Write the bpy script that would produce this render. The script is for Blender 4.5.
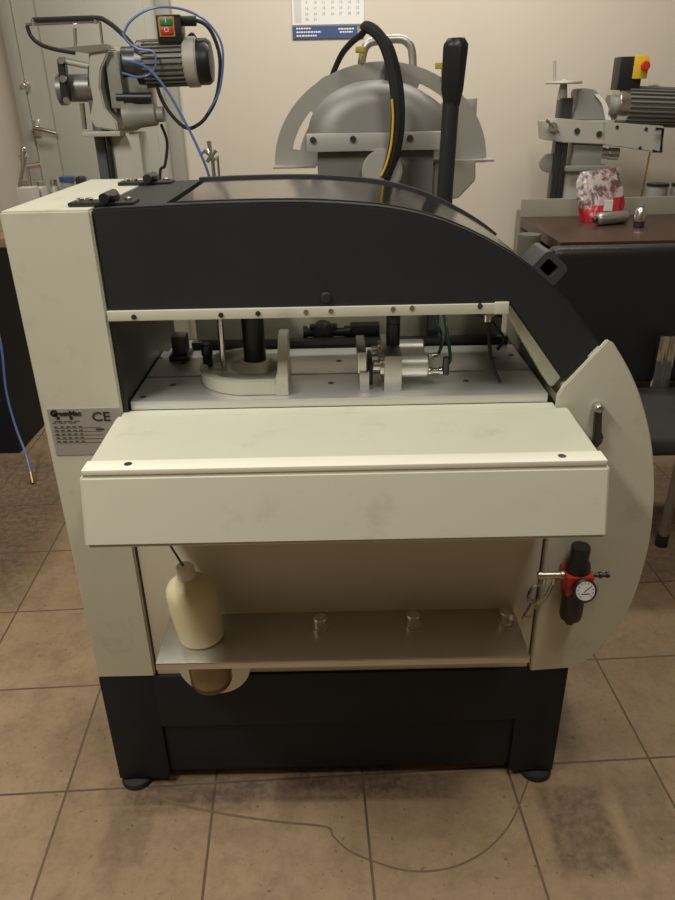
import bpy, bmesh, math, random
from mathutils import Vector, Matrix
random.seed(7)
for o in list(bpy.data.objects): bpy.data.objects.remove(o)
S = bpy.context.scene
COL = S.collection
PI = math.pi

# ------------------------------------------------------------------ camera
F = 725.0; PITCH = math.radians(26.1); ROLL = math.radians(1.15); H = 1.40
cp, sp, cr, sr = math.cos(PITCH), math.sin(PITCH), math.cos(ROLL), math.sin(ROLL)
cam = bpy.data.cameras.new('camera'); camo = bpy.data.objects.new('camera', cam); COL.objects.link(camo)
cam.sensor_fit = 'VERTICAL'; cam.sensor_height = 36.0; cam.lens = F / 900 * 36
cam.clip_start = 0.05
r0 = Vector((1, 0, 0)); u0 = Vector((0, sp, cp)); b0 = Vector((0, -cp, sp))
rx = r0 * cr - u0 * sr; up = r0 * sr + u0 * cr
camo.matrix_world = Matrix(((rx.x, up.x, b0.x, 0), (rx.y, up.y, b0.y, 0), (rx.z, up.z, b0.z, H), (0, 0, 0, 1)))
S.camera = camo

# ------------------------------------------------------------------ light
W = bpy.data.worlds.new('world'); S.world = W; W.use_nodes = True
W.node_tree.nodes['Background'].inputs[0].default_value = (1.0, 0.96, 0.88, 1)
W.node_tree.nodes['Background'].inputs[1].default_value = 0.12
S.view_settings.view_transform = 'Standard'; S.view_settings.look = 'None'
S.view_settings.exposure = 0.0; S.view_settings.gamma = 1.0; S.view_settings.use_curve_mapping = False

def area(name, loc, sx, sy, power, col=(1.0, 0.965, 0.88)):
    l = bpy.data.lights.new(name, 'AREA'); l.shape = 'RECTANGLE'; l.size = sx; l.size_y = sy
    l.energy = power; l.color = col
    o = bpy.data.objects.new(name, l); COL.objects.link(o); o.location = loc
    return o
area('ceiling_tube_light_left', (-1.30, 0.42, 2.90), 0.25, 1.2, 60)
area('ceiling_tube_light_right', (0.65, 0.45, 2.90), 0.25, 1.2, 25)
area('ceiling_tube_light_rear', (0.30, 3.05, 2.88), 2.4, 0.30, 44).rotation_euler.x = math.radians(24)

# ------------------------------------------------------------------ helpers
def at(px, py, Y=None, Z=None):
    """point of the room seen at a place of the photograph, at a known depth Y or height Z"""
    u, v = px - 337.5, py - 450.0
    a, b = u * cr - v * sr, u * sr + v * cr
    d = Vector((a / F, cp - b / F * sp, -sp - b / F * cp))
    t = Y / d.y if Y is not None else (Z - H) / d.z
    return Vector((0, 0, H)) + d * t

def spline(pts, n=8, closed=False):
    P = [Vector(p) for p in pts]; out = []
    N = len(P)
    for i in range(N if closed else N - 1):
        if closed: p0, p1, p2, p3 = P[i - 1], P[i], P[(i + 1) % N], P[(i + 2) % N]
        else:
            p1, p2 = P[i], P[i + 1]
            p0 = P[i - 1] if i else p1 * 2 - p2
            p3 = P[i + 2] if i + 2 < N else p2 * 2 - p1
        for k in range(n):
            t = k / n
            out.append(0.5 * ((2 * p1) + (p2 - p0) * t + (2 * p0 - 5 * p1 + 4 * p2 - p3) * t * t + (3 * p1 - p0 - 3 * p2 + p3) * t ** 3))
    if not closed: out.append(P[-1])
    return out

class MB:
    def __init__(s): s.bm = bmesh.new(); s.mi = 0
    def _mi(s, faces):
        for f in faces: f.material_index = s.mi
    def _merge(s, b):
        me = bpy.data.meshes.new('tmp'); b.to_mesh(me); b.free()
        n0 = len(s.bm.faces); s.bm.from_mesh(me); bpy.data.meshes.remove(me)
        s.bm.faces.ensure_lookup_table(); s._mi(s.bm.faces[n0:])
        return s
    def box(s, x0, x1, y0, y1, z0, z1, bev=0.0, seg=2, M=None):
        b = bmesh.new()
        T = Matrix.Translation(((x0 + x1) / 2, (y0 + y1) / 2, (z0 + z1) / 2)) @ Matrix.Diagonal((x1 - x0, y1 - y0, z1 - z0, 1))
        bmesh.ops.create_cube(b, size=1, matrix=(M @ T) if M else T)
        if bev: bmesh.ops.bevel(b, geom=b.edges[:], offset=bev, segments=seg, profile=0.6, affect='EDGES')
        return s._merge(b)
    def cyl(s, p0, p1, r0, r1=None, n=24, bev=0.0):
        p0, p1 = Vector(p0), Vector(p1); d = p1 - p0; r1 = r0 if r1 is None else r1
        b = bmesh.new()
        M = Matrix.Translation((p0 + p1) / 2) @ d.to_track_quat('Z', 'Y').to_matrix().to_4x4()
        bmesh.ops.create_cone(b, cap_ends=True, segments=n, radius1=r0, radius2=r1, depth=d.length, matrix=M)
        if bev:
            es = [e for e in b.edges if any(len(f.verts) > 4 for f in e.link_faces)]
            bmesh.ops.bevel(b, geom=es, offset=bev, segments=2, affect='EDGES')
        return s._merge(b)
    def lathe(s, c, axis, prof, n=32):
        """prof: list of (radius, height along axis)"""
        c = Vector(c); q = Vector(axis).normalized().to_track_quat('Z', 'Y'); b = bmesh.new(); rings = []
        for r, h in prof:
            rings.append([b.verts.new(c + q @ Vector((max(r, 1e-5) * math.cos(2 * PI * k / n), max(r, 1e-5) * math.sin(2 * PI * k / n), h))) for k in range(n)])
        for A, B in zip(rings, rings[1:]):
            for k in range(n): b.faces.new((A[k], A[(k + 1) % n], B[(k + 1) % n], B[k]))
        b.faces.new(rings[0][::-1]); b.faces.new(rings[-1])
        bmesh.ops.recalc_face_normals(b, faces=b.faces)
        return s._merge(b)
    def tube(s, pts, r, n=8, rs=None):
        pts = [Vector(p) for p in pts]; b = bmesh.new(); rings = []
        up_ = Vector((0.13, 0.27, 0.95))
        for i, p in enumerate(pts):
            t = (pts[min(i + 1, len(pts) - 1)] - pts[max(i - 1, 0)]).normalized()
            a = t.cross(up_)
            if a.length < 1e-3: a = t.cross(Vector((1, 0, 0)))
            a.normalize(); c = t.cross(a).normalized(); up_ = -c if i == 0 else up_
            rr = rs[i] if rs else r
            rings.append([b.verts.new(p + (a * math.cos(2 * PI * k / n) + c * math.sin(2 * PI * k / n)) * rr) for k in range(n)])
        for A, B in zip(rings, rings[1:]):
            for k in range(n): b.faces.new((A[k], A[(k + 1) % n], B[(k + 1) % n], B[k]))
        b.faces.new(rings[0][::-1]); b.faces.new(rings[-1])
        bmesh.ops.recalc_face_normals(b, faces=b.faces)
        return s._merge(b)
    def prism(s, pts, y0, y1, bev=0.0, plane='XZ', holes=()):
        """outline in the XZ plane pushed along Y (or XY along Z, or YZ along X)"""
        def mk(p, d):
            if plane == 'XZ': return Vector((p[0], d, p[1]))
            if plane == 'XY': return Vector((p[0], p[1], d))
            return Vector((d, p[0], p[1]))
        b = bmesh.new()
        if holes:
            # outline with holes: fill by edges
            es = []
            for loop in [pts] + list(holes):
                vs = [b.verts.new(mk(p, y0)) for p in loop]
                es += [b.edges.new((vs[i], vs[(i + 1) % len(vs)])) for i in range(len(vs))]
            bmesh.ops.triangle_fill(b, use_beauty=True, edges=es)
            f0 = b.faces[:]
        else:
            f0 = [b.faces.new([b.verts.new(mk(p, y0)) for p in pts])]
        r = bmesh.ops.extrude_face_region(b, geom=f0)
        off = mk((0, 0), y1) - mk((0, 0), y0)
        for v in r['geom']:
            if isinstance(v, bmesh.types.BMVert): v.co += off
        bmesh.ops.recalc_face_normals(b, faces=b.faces)
        if bev:
            es = [e for e in b.edges if len(e.link_faces) == 2 and e.calc_face_angle(0) > 0.7]
            bmesh.ops.bevel(b, geom=es, offset=bev, segments=2, affect='EDGES')
        return s._merge(b)
    def sphere(s, c, rx, ry=None, rz=None, n=20):
        b = bmesh.new()
        bmesh.ops.create_uvsphere(b, u_segments=n, v_segments=max(8, n // 2), radius=1,
            matrix=Matrix.Translation(c) @ Matrix.Diagonal((rx, ry or rx, rz or rx, 1)))
        return s._merge(b)
    def text(s, body, size, M, depth=0.0004, bold=0.0, align='LEFT', sx=1.0):
        cu = bpy.data.curves.new('t', 'FONT'); cu.body = body; cu.size = size; cu.extrude = depth; cu.offset = bold
        cu.align_x = align; cu.resolution_u = 2
        o = bpy.data.objects.new('t', cu); COL.objects.link(o)
        dg = bpy.context.evaluated_depsgraph_get(); me = bpy.data.meshes.new_from_object(o.evaluated_get(dg))
        me.transform(M @ Matrix.Diagonal((sx, 1, 1, 1)))
        b = bmesh.new(); b.from_mesh(me); bpy.data.objects.remove(o); bpy.data.curves.remove(cu); bpy.data.meshes.remove(me)
        return s._merge(b)
    def build(s, name, mats, parent=None, label=None, ang=38, kind=None):
        me = bpy.data.meshes.new(name)
        root = parent
        while root is not None and root.parent is not None: root = root.parent
        if root is not None and root.type == 'EMPTY':
            bmesh.ops.translate(s.bm, vec=-root.location, verts=s.bm.verts)
        s.bm.normal_update(); s.bm.to_mesh(me); s.bm.free()
        for m in (mats if isinstance(mats, (list, tuple)) else [mats]): me.materials.append(m)
        for p in me.polygons: p.use_smooth = True
        me.set_sharp_from_angle(angle=math.radians(ang))
        o = bpy.data.objects.new(name, me); COL.objects.link(o)
        if parent is not None: o.parent = parent
        if label: o['label'] = label
        if kind: o['kind'] = kind
        return o

FRONT = Matrix.Rotation(PI / 2, 4, 'X')       # text standing up and facing the camera (-Y)
def face(x, y, z): return Matrix.Translation((x, y, z)) @ FRONT

def thing(name, label, cat, loc, group=None):
    o = bpy.data.objects.new(name, None); COL.objects.link(o); o.location = loc; o.empty_display_size = 0.1
    o['label'] = label; o['category'] = cat
    if group: o['group'] = group
    return o
def tag(o, label, cat, group=None):
    o['label'] = label; o['category'] = cat
    if group: o['group'] = group
    return o
def one(mb, name, mats, label, cat, group=None, ang=38):
    """a thing that is one mesh: its origin goes to its base"""
    vs = [v.co for v in mb.bm.verts]
    c = Vector(((min(v.x for v in vs) + max(v.x for v in vs)) / 2, (min(v.y for v in vs) + max(v.y for v in vs)) / 2, min(v.z for v in vs)))
    bmesh.ops.translate(mb.bm, vec=-c, verts=mb.bm.verts)
    o = mb.build(name, mats, ang=ang); o.location = c
    return tag(o, label, cat, group)
def struct(o): o['kind'] = 'structure'; return o

# ------------------------------------------------------------------ materials
def rgb(r, g, b):
    f = lambda c: ((c / 255 + 0.055) / 1.055) ** 2.4 if c > 10 else c / 255 / 12.92
    return (f(r), f(g), f(b), 1)
def mat(name, col, rough=0.5, metal=0.0, var=0.06, scale=9.0, bump=0.0, bscale=200.0, spec=0.5, coat=0.0, stretch=None, dirt=None):
    m = bpy.data.materials.new(name); m.use_nodes = True; nt = m.node_tree; N, L = nt.nodes, nt.links
    p = N['Principled BSDF']; p.inputs['Roughness'].default_value = rough; p.inputs['Metallic'].default_value = metal
    p.inputs['Specular IOR Level'].default_value = spec; p.inputs['Coat Weight'].default_value = coat
    tc = N.new('ShaderNodeTexCoord'); mp = N.new('ShaderNodeMapping'); L.new(tc.outputs['Object'], mp.inputs[0])
    if stretch: mp.inputs['Scale'].default_value = stretch
    nz = N.new('ShaderNodeTexNoise'); nz.inputs['Scale'].default_value = scale; nz.inputs['Detail'].default_value = 5
    L.new(mp.outputs[0], nz.inputs['Vector'])
    mx = N.new('ShaderNodeMix'); mx.data_type = 'RGBA'
    mx.inputs[6].default_value = tuple(c * (1 - var) for c in col[:3]) + (1,)
    mx.inputs[7].default_value = tuple(min(1, c * (1 + var)) for c in col[:3]) + (1,)
    L.new(nz.outputs['Fac'], mx.inputs[0]); outc = mx.outputs[2]
    if dirt:   # sparse smudges: (colour, scale, low, high, amount)
        dc, ds, lo, hi, am = dirt
        n2 = N.new('ShaderNodeTexNoise'); n2.inputs['Scale'].default_value = ds; n2.inputs['Detail'].default_value = 7; n2.inputs['Roughness'].default_value = 0.65
        L.new(mp.outputs[0], n2.inputs['Vector'])
        mr = N.new('ShaderNodeMapRange'); mr.inputs[1].default_value = lo; mr.inputs[2].default_value = hi; mr.inputs[4].default_value = am
        L.new(n2.outputs['Fac'], mr.inputs[0])
        m2 = N.new('ShaderNodeMix'); m2.data_type = 'RGBA'; m2.inputs[7].default_value = dc
        L.new(mr.outputs[0], m2.inputs[0]); L.new(outc, m2.inputs[6]); outc = m2.outputs[2]
    L.new(outc, p.inputs['Base Color'])
    if bump:
        bn = N.new('ShaderNodeTexNoise'); bn.inputs['Scale'].default_value = bscale; bn.inputs['Detail'].default_value = 3
        L.new(mp.outputs[0], bn.inputs['Vector'])
        bp = N.new('ShaderNodeBump'); bp.inputs['Strength'].default_value = bump; bp.inputs['Distance'].default_value = 0.002
        L.new(bn.outputs['Fac'], bp.inputs['Height']); L.new(bp.outputs[0], p.inputs['Normal'])
    return m
def sheet_mat(name, tint, fac=0.12, rough=0.08, gcol=(0.9, 0.9, 0.9, 1)):
    m = bpy.data.materials.new(name); m.use_nodes = True; nt = m.node_tree; N, L = nt.nodes, nt.links
    N.remove(N['Principled BSDF']); out = N['Material Output']
    t = N.new('ShaderNodeBsdfTransparent'); t.inputs[0].default_value = tint
    g = N.new('ShaderNodeBsdfGlossy'); g.inputs[0].default_value = gcol; g.inputs['Roughness'].default_value = rough
    fr = N.new('ShaderNodeFresnel'); fr.inputs[0].default_value = 1.5
    ad = N.new('ShaderNodeMath'); ad.operation = 'ADD'; ad.inputs[1].default_value = fac; ad.use_clamp = True; L.new(fr.outputs[0], ad.inputs[0])
    mx = N.new('ShaderNodeMixShader'); L.new(ad.outputs[0], mx.inputs[0]); L.new(t.outputs[0], mx.inputs[1]); L.new(g.outputs[0], mx.inputs[2])
    L.new(mx.outputs[0], out.inputs[0])
    return m

CREAM = mat('cream_powder_coat', (0.545, 0.535, 0.43, 1), 0.42, var=0.04, bump=0.05, bscale=500, dirt=((0.27, 0.25, 0.18, 1), 11, 0.58, 0.78, 0.45))
GREYCREAM = mat('grey_white_powder_coat', (0.56, 0.52, 0.42, 1), 0.45, var=0.04, bump=0.05, bscale=500, dirt=((0.30, 0.27, 0.20, 1), 6, 0.60, 0.85, 0.3))
STRIPW = mat('white_plastic_strip', (0.80, 0.78, 0.66, 1), 0.4, var=0.03)
HOOD = mat('anthracite_textured_paint', (0.018, 0.0195, 0.022, 1), 0.5, var=0.15, bump=0.25, bscale=900, spec=0.35)
BLACKP = mat('black_navy_paint', (0.008, 0.0105, 0.016, 1), 0.5, spec=0.3, var=0.15, bump=0.1, bscale=600, dirt=((0.08, 0.075, 0.07, 1), 30, 0.70, 0.8, 0.5))
BLACK = mat('black_plastic', (0.012, 0.012, 0.013, 1), 0.4)
RUBBER = mat('black_rubber', (0.014, 0.014, 0.014, 1), 0.7)
ALU = mat('brushed_aluminium', (0.62, 0.61, 0.58, 1), 0.32, 1.0, var=0.10, scale=14, stretch=(1, 40, 40), bump=0.06, bscale=60)
ALUT = mat('milled_aluminium_table', (0.76, 0.75, 0.73, 1), 0.42, 0.8, var=0.16, scale=10, stretch=(1, 30, 30), bump=0.05, bscale=60)
STEEL = mat('bright_steel', (0.66, 0.65, 0.62, 1), 0.25, 1.0, var=0.05)
CHROME = mat('chrome', (0.75, 0.74, 0.72, 1), 0.12, 1.0, var=0.02)
DSTEEL = mat('dark_steel', (0.10, 0.10, 0.10, 1), 0.38, 0.8, var=0.1)
GUARD = mat('grey_sheet_metal', (0.45, 0.44, 0.40, 1), 0.45, 0.55, var=0.10, scale=6, dirt=((0.22, 0.2, 0.17, 1), 9, 0.6, 0.8, 0.4))
CASTG = mat('grey_green_cast_paint', (0.25, 0.25, 0.215, 1), 0.5, 0.1, var=0.10)
CASTL = mat('light_grey_cast_paint', (0.44, 0.43, 0.37, 1), 0.5, 0.1, var=0.08)
MOTOR = mat('dark_grey_motor_paint', (0.19, 0.185, 0.165, 1), 0.5, 0.2, var=0.1)
YELLOW = mat('yellow_plastic', (0.70, 0.45, 0.03, 1), 0.4)
RED = mat('red_plastic', (0.50, 0.03, 0.015, 1), 0.4)
GREEN = mat('green_plastic', (0.02, 0.20, 0.06, 1), 0.4)
BLUEH = mat('blue_air_hose', (0.10, 0.17, 0.40, 1), 0.35)
TEAL = mat('green_air_hose', (0.03, 0.11, 0.085, 1), 0.35)
BRASS = mat('brass', (0.55, 0.42, 0.18, 1), 0.3, 1.0)
WOODD = mat('dark_brown_laminate', (0.055, 0.026, 0.017, 1), 0.38, var=0.25, scale=8, stretch=(1, 12, 1))
WOODL = mat('mid_brown_laminate', (0.28, 0.17, 0.10, 1), 0.45, var=0.2, scale=8, stretch=(1, 12, 1))
LEATHER = mat('black_leatherette', (0.010, 0.010, 0.011, 1), 0.42, bump=0.3, bscale=160)
SEATM = mat('dark_grey_seat_fabric', (0.036, 0.033, 0.031, 1), 0.65, spec=0.3, bump=0.2, bscale=260)
WHITE = mat('white_plastic', (0.74, 0.72, 0.66, 1), 0.45, var=0.03)
PAPER = mat('white_paper', (0.80, 0.79, 0.77, 1), 0.7, var=0.02)
INK = mat('black_ink', (0.015, 0.015, 0.015, 1), 0.6)
GINK = mat('grey_ink', (0.22, 0.22, 0.24, 1), 0.6)
BLUEP = mat('blue_print', (0.045, 0.085, 0.22, 1), 0.5)
PLATE = mat('silver_label_foil', (0.37, 0.355, 0.33, 1), 0.42, 0.3, var=0.04)
DIAL = mat('white_dial', (0.75, 0.75, 0.72, 1), 0.4, var=0.02)
CUPM = mat('amber_brown_plastic', (0.27, 0.18, 0.085, 1), 0.3, var=0.25, scale=25, spec=0.6)
CUPD = mat('dark_cup_brown', (0.10, 0.05, 0.03, 1), 0.35, var=0.2)  # darker brown for the lower end of the cup
CLEAR = sheet_mat('clear_polycarbonate', (0.80, 0.80, 0.76, 1), 0.10, 0.10)
GLASS = sheet_mat('clear_glass', (0.90, 0.92, 0.90, 1), 0.06, 0.05)
def milky():
    m = mat('milky_polyethylene', (0.66, 0.60, 0.38, 1), 0.38, var=0.05, dirt=((0.28, 0.2, 0.1, 1), 22, 0.66, 0.72, 0.5))
    p = m.node_tree.nodes['Principled BSDF']
    p.inputs['Subsurface Weight'].default_value = 0.35; p.inputs['Subsurface Radius'].default_value = (1, 0.8, 0.4); p.inputs['Subsurface Scale'].default_value = 0.02
    return m
MILKY = milky()

def wall_mat(name, c1, c2):
    m = mat(name, c1, 0.85, var=0.03, scale=1.5, bump=0.15, bscale=120, spec=0.2, dirt=(c2, 2.0, 0.5, 0.8, 0.35))
    return m
WALL = wall_mat('cream_wall_paint', (0.65, 0.585, 0.495, 1), (0.57, 0.50, 0.40, 1))
WALLD = wall_mat('darkened_wall_paint', (0.34, 0.29, 0.22, 1), (0.28, 0.23, 0.17, 1))  # for the unseen walls, coloured darker to cut the light they bounce
CEIL = wall_mat('white_ceiling_paint', (0.62, 0.60, 0.55, 1), (0.56, 0.54, 0.48, 1))
DOORM = mat('grey_green_door_paint', (0.44, 0.43, 0.365, 1), 0.45, var=0.03)
DOORF = mat('grey_door_frame_paint', (0.34, 0.33, 0.28, 1), 0.5, var=0.03)

TILE = 0.329; TROT = math.radians(2.5); TORG = Vector((0.042, 1.165))
def floor_mat():
    m = bpy.data.materials.new('terracotta_floor_tiles'); m.use_nodes = True; nt = m.node_tree; N, L = nt.nodes, nt.links
    p = N['Principled BSDF']
    tc = N.new('ShaderNodeTexCoord')
    mp = N.new('ShaderNodeMapping'); mp.vector_type = 'TEXTURE'
    mp.inputs['Location'].default_value = (TORG.x, TORG.y, 0); mp.inputs['Rotation'].default_value = (0, 0, TROT)
    L.new(tc.outputs['Object'], mp.inputs[0])
    # gentle wobble so that the joints are not ruler straight
    br = N.new('ShaderNodeTexBrick'); br.offset = 0; br.squash = 1
    br.inputs['Scale'].default_value = 1.0; br.inputs['Brick Width'].default_value = 0.3345; br.inputs['Row Height'].default_value = TILE
    br.inputs['Mortar Size'].default_value = 0.0032; br.inputs['Mortar Smooth'].default_value = 0.3; br.inputs['Bias'].default_value = 0.0
    br.inputs['Color1'].default_value = (0.335, 0.235, 0.140, 1); br.inputs['Color2'].default_value = (0.372, 0.264, 0.160, 1)
    br.inputs['Mortar'].default_value = (0.085, 0.06, 0.042, 1)
    L.new(mp.outputs[0], br.inputs['Vector'])
    def noise(scale, det, rough=0.6):
        n = N.new('ShaderNodeTexNoise'); n.inputs['Scale'].default_value = scale; n.inputs['Detail'].default_value = det; n.inputs['Roughness'].default_value = rough
        L.new(tc.outputs['Object'], n.inputs['Vector']); return n.outputs['Fac']
    def rng(inp, a, b, c, d):
        r = N.new('ShaderNodeMapRange'); r.inputs[1].default_value = a; r.inputs[2].default_value = b; r.inputs[3].default_value = c; r.inputs[4].default_value = d
        L.new(inp, r.inputs[0]); return r.outputs[0]
    def mix(fac, c1, c2, mode='MIX'):
        x = N.new('ShaderNodeMix'); x.data_type = 'RGBA'; x.blend_type = mode
        L.new(fac, x.inputs[0])
        if isinstance(c1, tuple): x.inputs[6].default_value = c1
        else: L.new(c1, x.inputs[6])
        if isinstance(c2, tuple): x.inputs[7].default_value = c2
        else: L.new(c2, x.inputs[7])
        return x.outputs[2]
    def math_(op, a, b):
        x = N.new('ShaderNodeMath'); x.operation = op; x.use_clamp = op in ('MULTIPLY',)
        for i, v in enumerate((a, b)):
            if isinstance(v, (int, float)): x.inputs[i].default_value = v
            else: L.new(v, x.inputs[i])
        return x.outputs[0]
    c = br.outputs['Color']
    c = mix(rng(noise(5, 6), 0.35, 0.75, 0, 0.45), c, (0.24, 0.165, 0.10, 1))
    c = mix(rng(noise(60, 6, 0.7), 0.45, 0.75, 0, 0.35), c, (0.19, 0.13, 0.082, 1))
    # worn dirt patches and a plain darker one at back left, each shaped: (x, y, half width, half depth, strength)
    sep = N.new('ShaderNodeSeparateXYZ'); L.new(tc.outputs['Object'], sep.inputs[0])
    wob = rng(noise(9, 5), 0.3, 0.7, -0.07, 0.07)
    speck = rng(noise(45, 7, 0.75), 0.40, 0.58, 0.45, 1.0)
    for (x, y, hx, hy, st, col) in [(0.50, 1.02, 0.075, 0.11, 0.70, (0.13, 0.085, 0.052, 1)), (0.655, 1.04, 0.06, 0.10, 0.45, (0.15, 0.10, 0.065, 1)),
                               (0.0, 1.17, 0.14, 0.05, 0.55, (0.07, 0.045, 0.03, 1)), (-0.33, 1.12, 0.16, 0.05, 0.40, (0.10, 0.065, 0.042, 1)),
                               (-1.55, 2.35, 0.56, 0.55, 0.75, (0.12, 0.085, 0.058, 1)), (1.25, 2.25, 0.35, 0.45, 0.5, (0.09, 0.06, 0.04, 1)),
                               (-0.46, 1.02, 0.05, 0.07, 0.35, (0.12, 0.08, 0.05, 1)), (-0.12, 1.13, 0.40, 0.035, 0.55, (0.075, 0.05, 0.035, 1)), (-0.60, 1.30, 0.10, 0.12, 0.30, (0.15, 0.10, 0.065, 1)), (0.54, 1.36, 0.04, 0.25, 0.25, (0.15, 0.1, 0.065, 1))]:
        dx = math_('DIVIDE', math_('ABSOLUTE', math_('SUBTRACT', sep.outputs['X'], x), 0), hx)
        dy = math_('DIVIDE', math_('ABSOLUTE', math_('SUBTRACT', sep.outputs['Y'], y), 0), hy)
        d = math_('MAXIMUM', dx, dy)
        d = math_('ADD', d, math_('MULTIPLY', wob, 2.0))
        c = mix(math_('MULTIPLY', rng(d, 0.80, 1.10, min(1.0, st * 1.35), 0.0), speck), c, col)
    c = mix(rng(noise(11, 8, 0.75), 0.46, 0.66, 0, 0.55), c, (0.17, 0.115, 0.072, 1))
    c = mix(rng(noise(75, 3, 0.5), 0.66, 0.72, 0, 0.6), c, (0.06, 0.045, 0.035, 1))
    L.new(c, p.inputs['Base Color'])
    L.new(rng(noise(30, 4), 0.3, 0.7, 0.42, 0.60), p.inputs['Roughness'])
    p.inputs['Specular IOR Level'].default_value = 0.35
    bp = N.new('ShaderNodeBump'); bp.inputs['Strength'].default_value = 0.35; bp.inputs['Distance'].default_value = 0.002; bp.invert = True
    L.new(br.outputs['Fac'], bp.inputs['Height'])
    bp2 = N.new('ShaderNodeBump'); bp2.inputs['Strength'].default_value = 0.12; bp2.inputs['Distance'].default_value = 0.003
    L.new(noise(140, 4), bp2.inputs['Height']); L.new(bp.outputs[0], bp2.inputs['Normal']); L.new(bp2.outputs[0], p.inputs['Normal'])
    return m
FLOOR = floor_mat()

# ------------------------------------------------------------------ the room
X0, X1, Y0, Y1, ZC = -2.35, 2.6, -2.6, 4.30, 3.0
fl = struct(MB().box(X0, X1, Y0, Y1, -0.1, 0).build('floor', FLOOR))
struct(MB().box(X0, X1, Y1, Y1 + 0.12, -0.1, ZC + 0.1).build('wall_back', WALL))
struct(MB().box(X0 - 0.12, X0, Y0, Y1, -0.1, ZC + 0.1).build('wall_left', WALLD))
struct(MB().box(X1, X1 + 0.12, Y0, Y1, -0.1, ZC + 0.1).build('wall_right', WALLD))
struct(MB().box(X0, X1, Y0 - 0.12, Y0, -0.1, ZC + 0.1).build('wall_front', WALLD))
struct(MB().box(X0 - 0.12, X1 + 0.12, Y0 - 0.12, Y1 + 0.12, ZC, ZC + 0.1).build('ceiling', CEIL))
# thin dried trail of spilt coolant on the tiles
trail = spline([at(x, y, Z=0.0) for x, y in [(150, 795), (185, 806), (230, 815), (280, 822), (326, 827), (333, 836), (348, 850), (375, 862), (410, 871), (450, 868), (485, 851), (510, 824), (524, 792), (529, 778)]], 6)
m_ = MB(); b_ = m_.bm
STAIN = mat('dried_brown_stain', (0.165, 0.108, 0.068, 1), 0.5, var=0.3, scale=40)
prev = None
for i, p in enumerate(trail):
    t = (trail[min(i + 1, len(trail) - 1)] - trail[max(i - 1, 0)]).normalized(); nrm = Vector((-t.y, t.x, 0))
    w = 0.0020 if i > 26 else 0.0034 - 0.00004 * i
    a, c = b_.verts.new(p + nrm * w + Vector((0, 0, 0.0006))), b_.verts.new(p - nrm * w + Vector((0, 0, 0.0006)))
    if prev: b_.faces.new((prev[0], prev[1], c, a))
    prev = (a, c)
bmesh.ops.recalc_face_normals(b_, faces=b_.faces)
m_.build('spill_trail', STAIN, fl, 'thin dried brown trail of spilt coolant')

# door in the back wall, left
DY = Y1 - 0.02
xl, xr = at(8, 40, DY).x, at(176, 60, DY).x
dr = struct(MB().box(xl + 0.06, xr - 0.07, DY - 0.035, Y1 + 0.0, 0.0, 2.1, 0.004).build('door_1', DOORM))
MB().box(xl, xl + 0.058, DY - 0.055, Y1, 0, 2.17, 0.005).box(xr - 0.068, xr, DY - 0.055, Y1, 0, 2.17, 0.005).box(xl, xr, DY - 0.055, Y1, 2.11, 2.17, 0.005).build('door_frame', DOORF, dr)
xs = at(43, 60, DY).x
MB().box(xs + 0.02, xr - 0.13, DY - 0.043, DY - 0.03, 0.3, 2.0, 0.004).build('door_panel', DOORM, dr)
h = at(36, 128, DY - 0.05)
MB().box(h.x - 0.022, h.x + 0.022, DY - 0.045, DY - 0.033, h.z - 0.045, h.z + 0.04, 0.006).cyl((h.x, DY - 0.085, h.z), (h.x, DY - 0.04, h.z), 0.011).tube(spline([(h.x, DY - 0.085, h.z), (h.x + 0.05, DY - 0.088, h.z - 0.008), (h.x + 0.115, DY - 0.085, h.z - 0.026)], 5), 0.0105, 12).build('door_handle', STEEL, dr)
k = at(24, 86, DY - 0.04)
MB().cyl((k.x, DY - 0.052, k.z), (k.x, DY - 0.033, k.z), 0.034, bev=0.004).cyl((k.x, DY - 0.062, k.z), (k.x, DY - 0.05, k.z), 0.012).build('door_lock', STEEL, dr)

# ------------------------------------------------------------------ the routing machine
YF, YB = 1.150, 1.62
mach = thing('copy_routing_machine', 'large cream and anthracite routing machine with curved hood standing on black plinth', 'machine', (0.0, 1.38, 0.0))
# --- plinth and feet
pl = MB().box(-0.507, -0.392, YF, 1.60, 0.02, 0.32, 0.003).box(0.372, 0.472, YF, 1.60, 0.02, 0.32, 0.003)
pl.box(-0.395, 0.375, YF, 1.60, 0.178, 0.32, 0.002).build('plinth', BLACKP, mach)
MB().box(-0.394, 0.374, YF + 0.007, 1.585, 0.036, 0.1765, 0.003).build('plinth_panel', BLACKP, mach)
for x, y in ((-0.472, 1.168), (0.438, 1.168), (-0.470, 1.56), (0.436, 1.56)):
    MB().lathe((x, y, 0), (0, 0, 1), [(0.035, 0), (0.036, 0.004), (0.033, 0.013), (0.012, 0.017), (0.012, 0.03)], 28).build('levelling_foot', RUBBER, mach)
# --- column on the left
MB().prism([(-0.507, 0.3205), (-0.3885, 0.3205), (-0.3885, 0.775), (-0.3685, 0.79), (-0.3685, 1.25), (-0.507, 1.25)], YF, YB, 0.003).build('column', CREAM, mach)
# --- front panel below the table
fp = MB().box(-0.3845, 0.387, YF + 0.006, YF + 0.02, 0.3205, 0.80, 0.003).build('front_panel', GREYCREAM, mach)
MB().box(-0.3945, 0.394, YF + 0.022, YB, 0.3205, 0.90).build('inner_frame', BLACK, mach)
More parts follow.
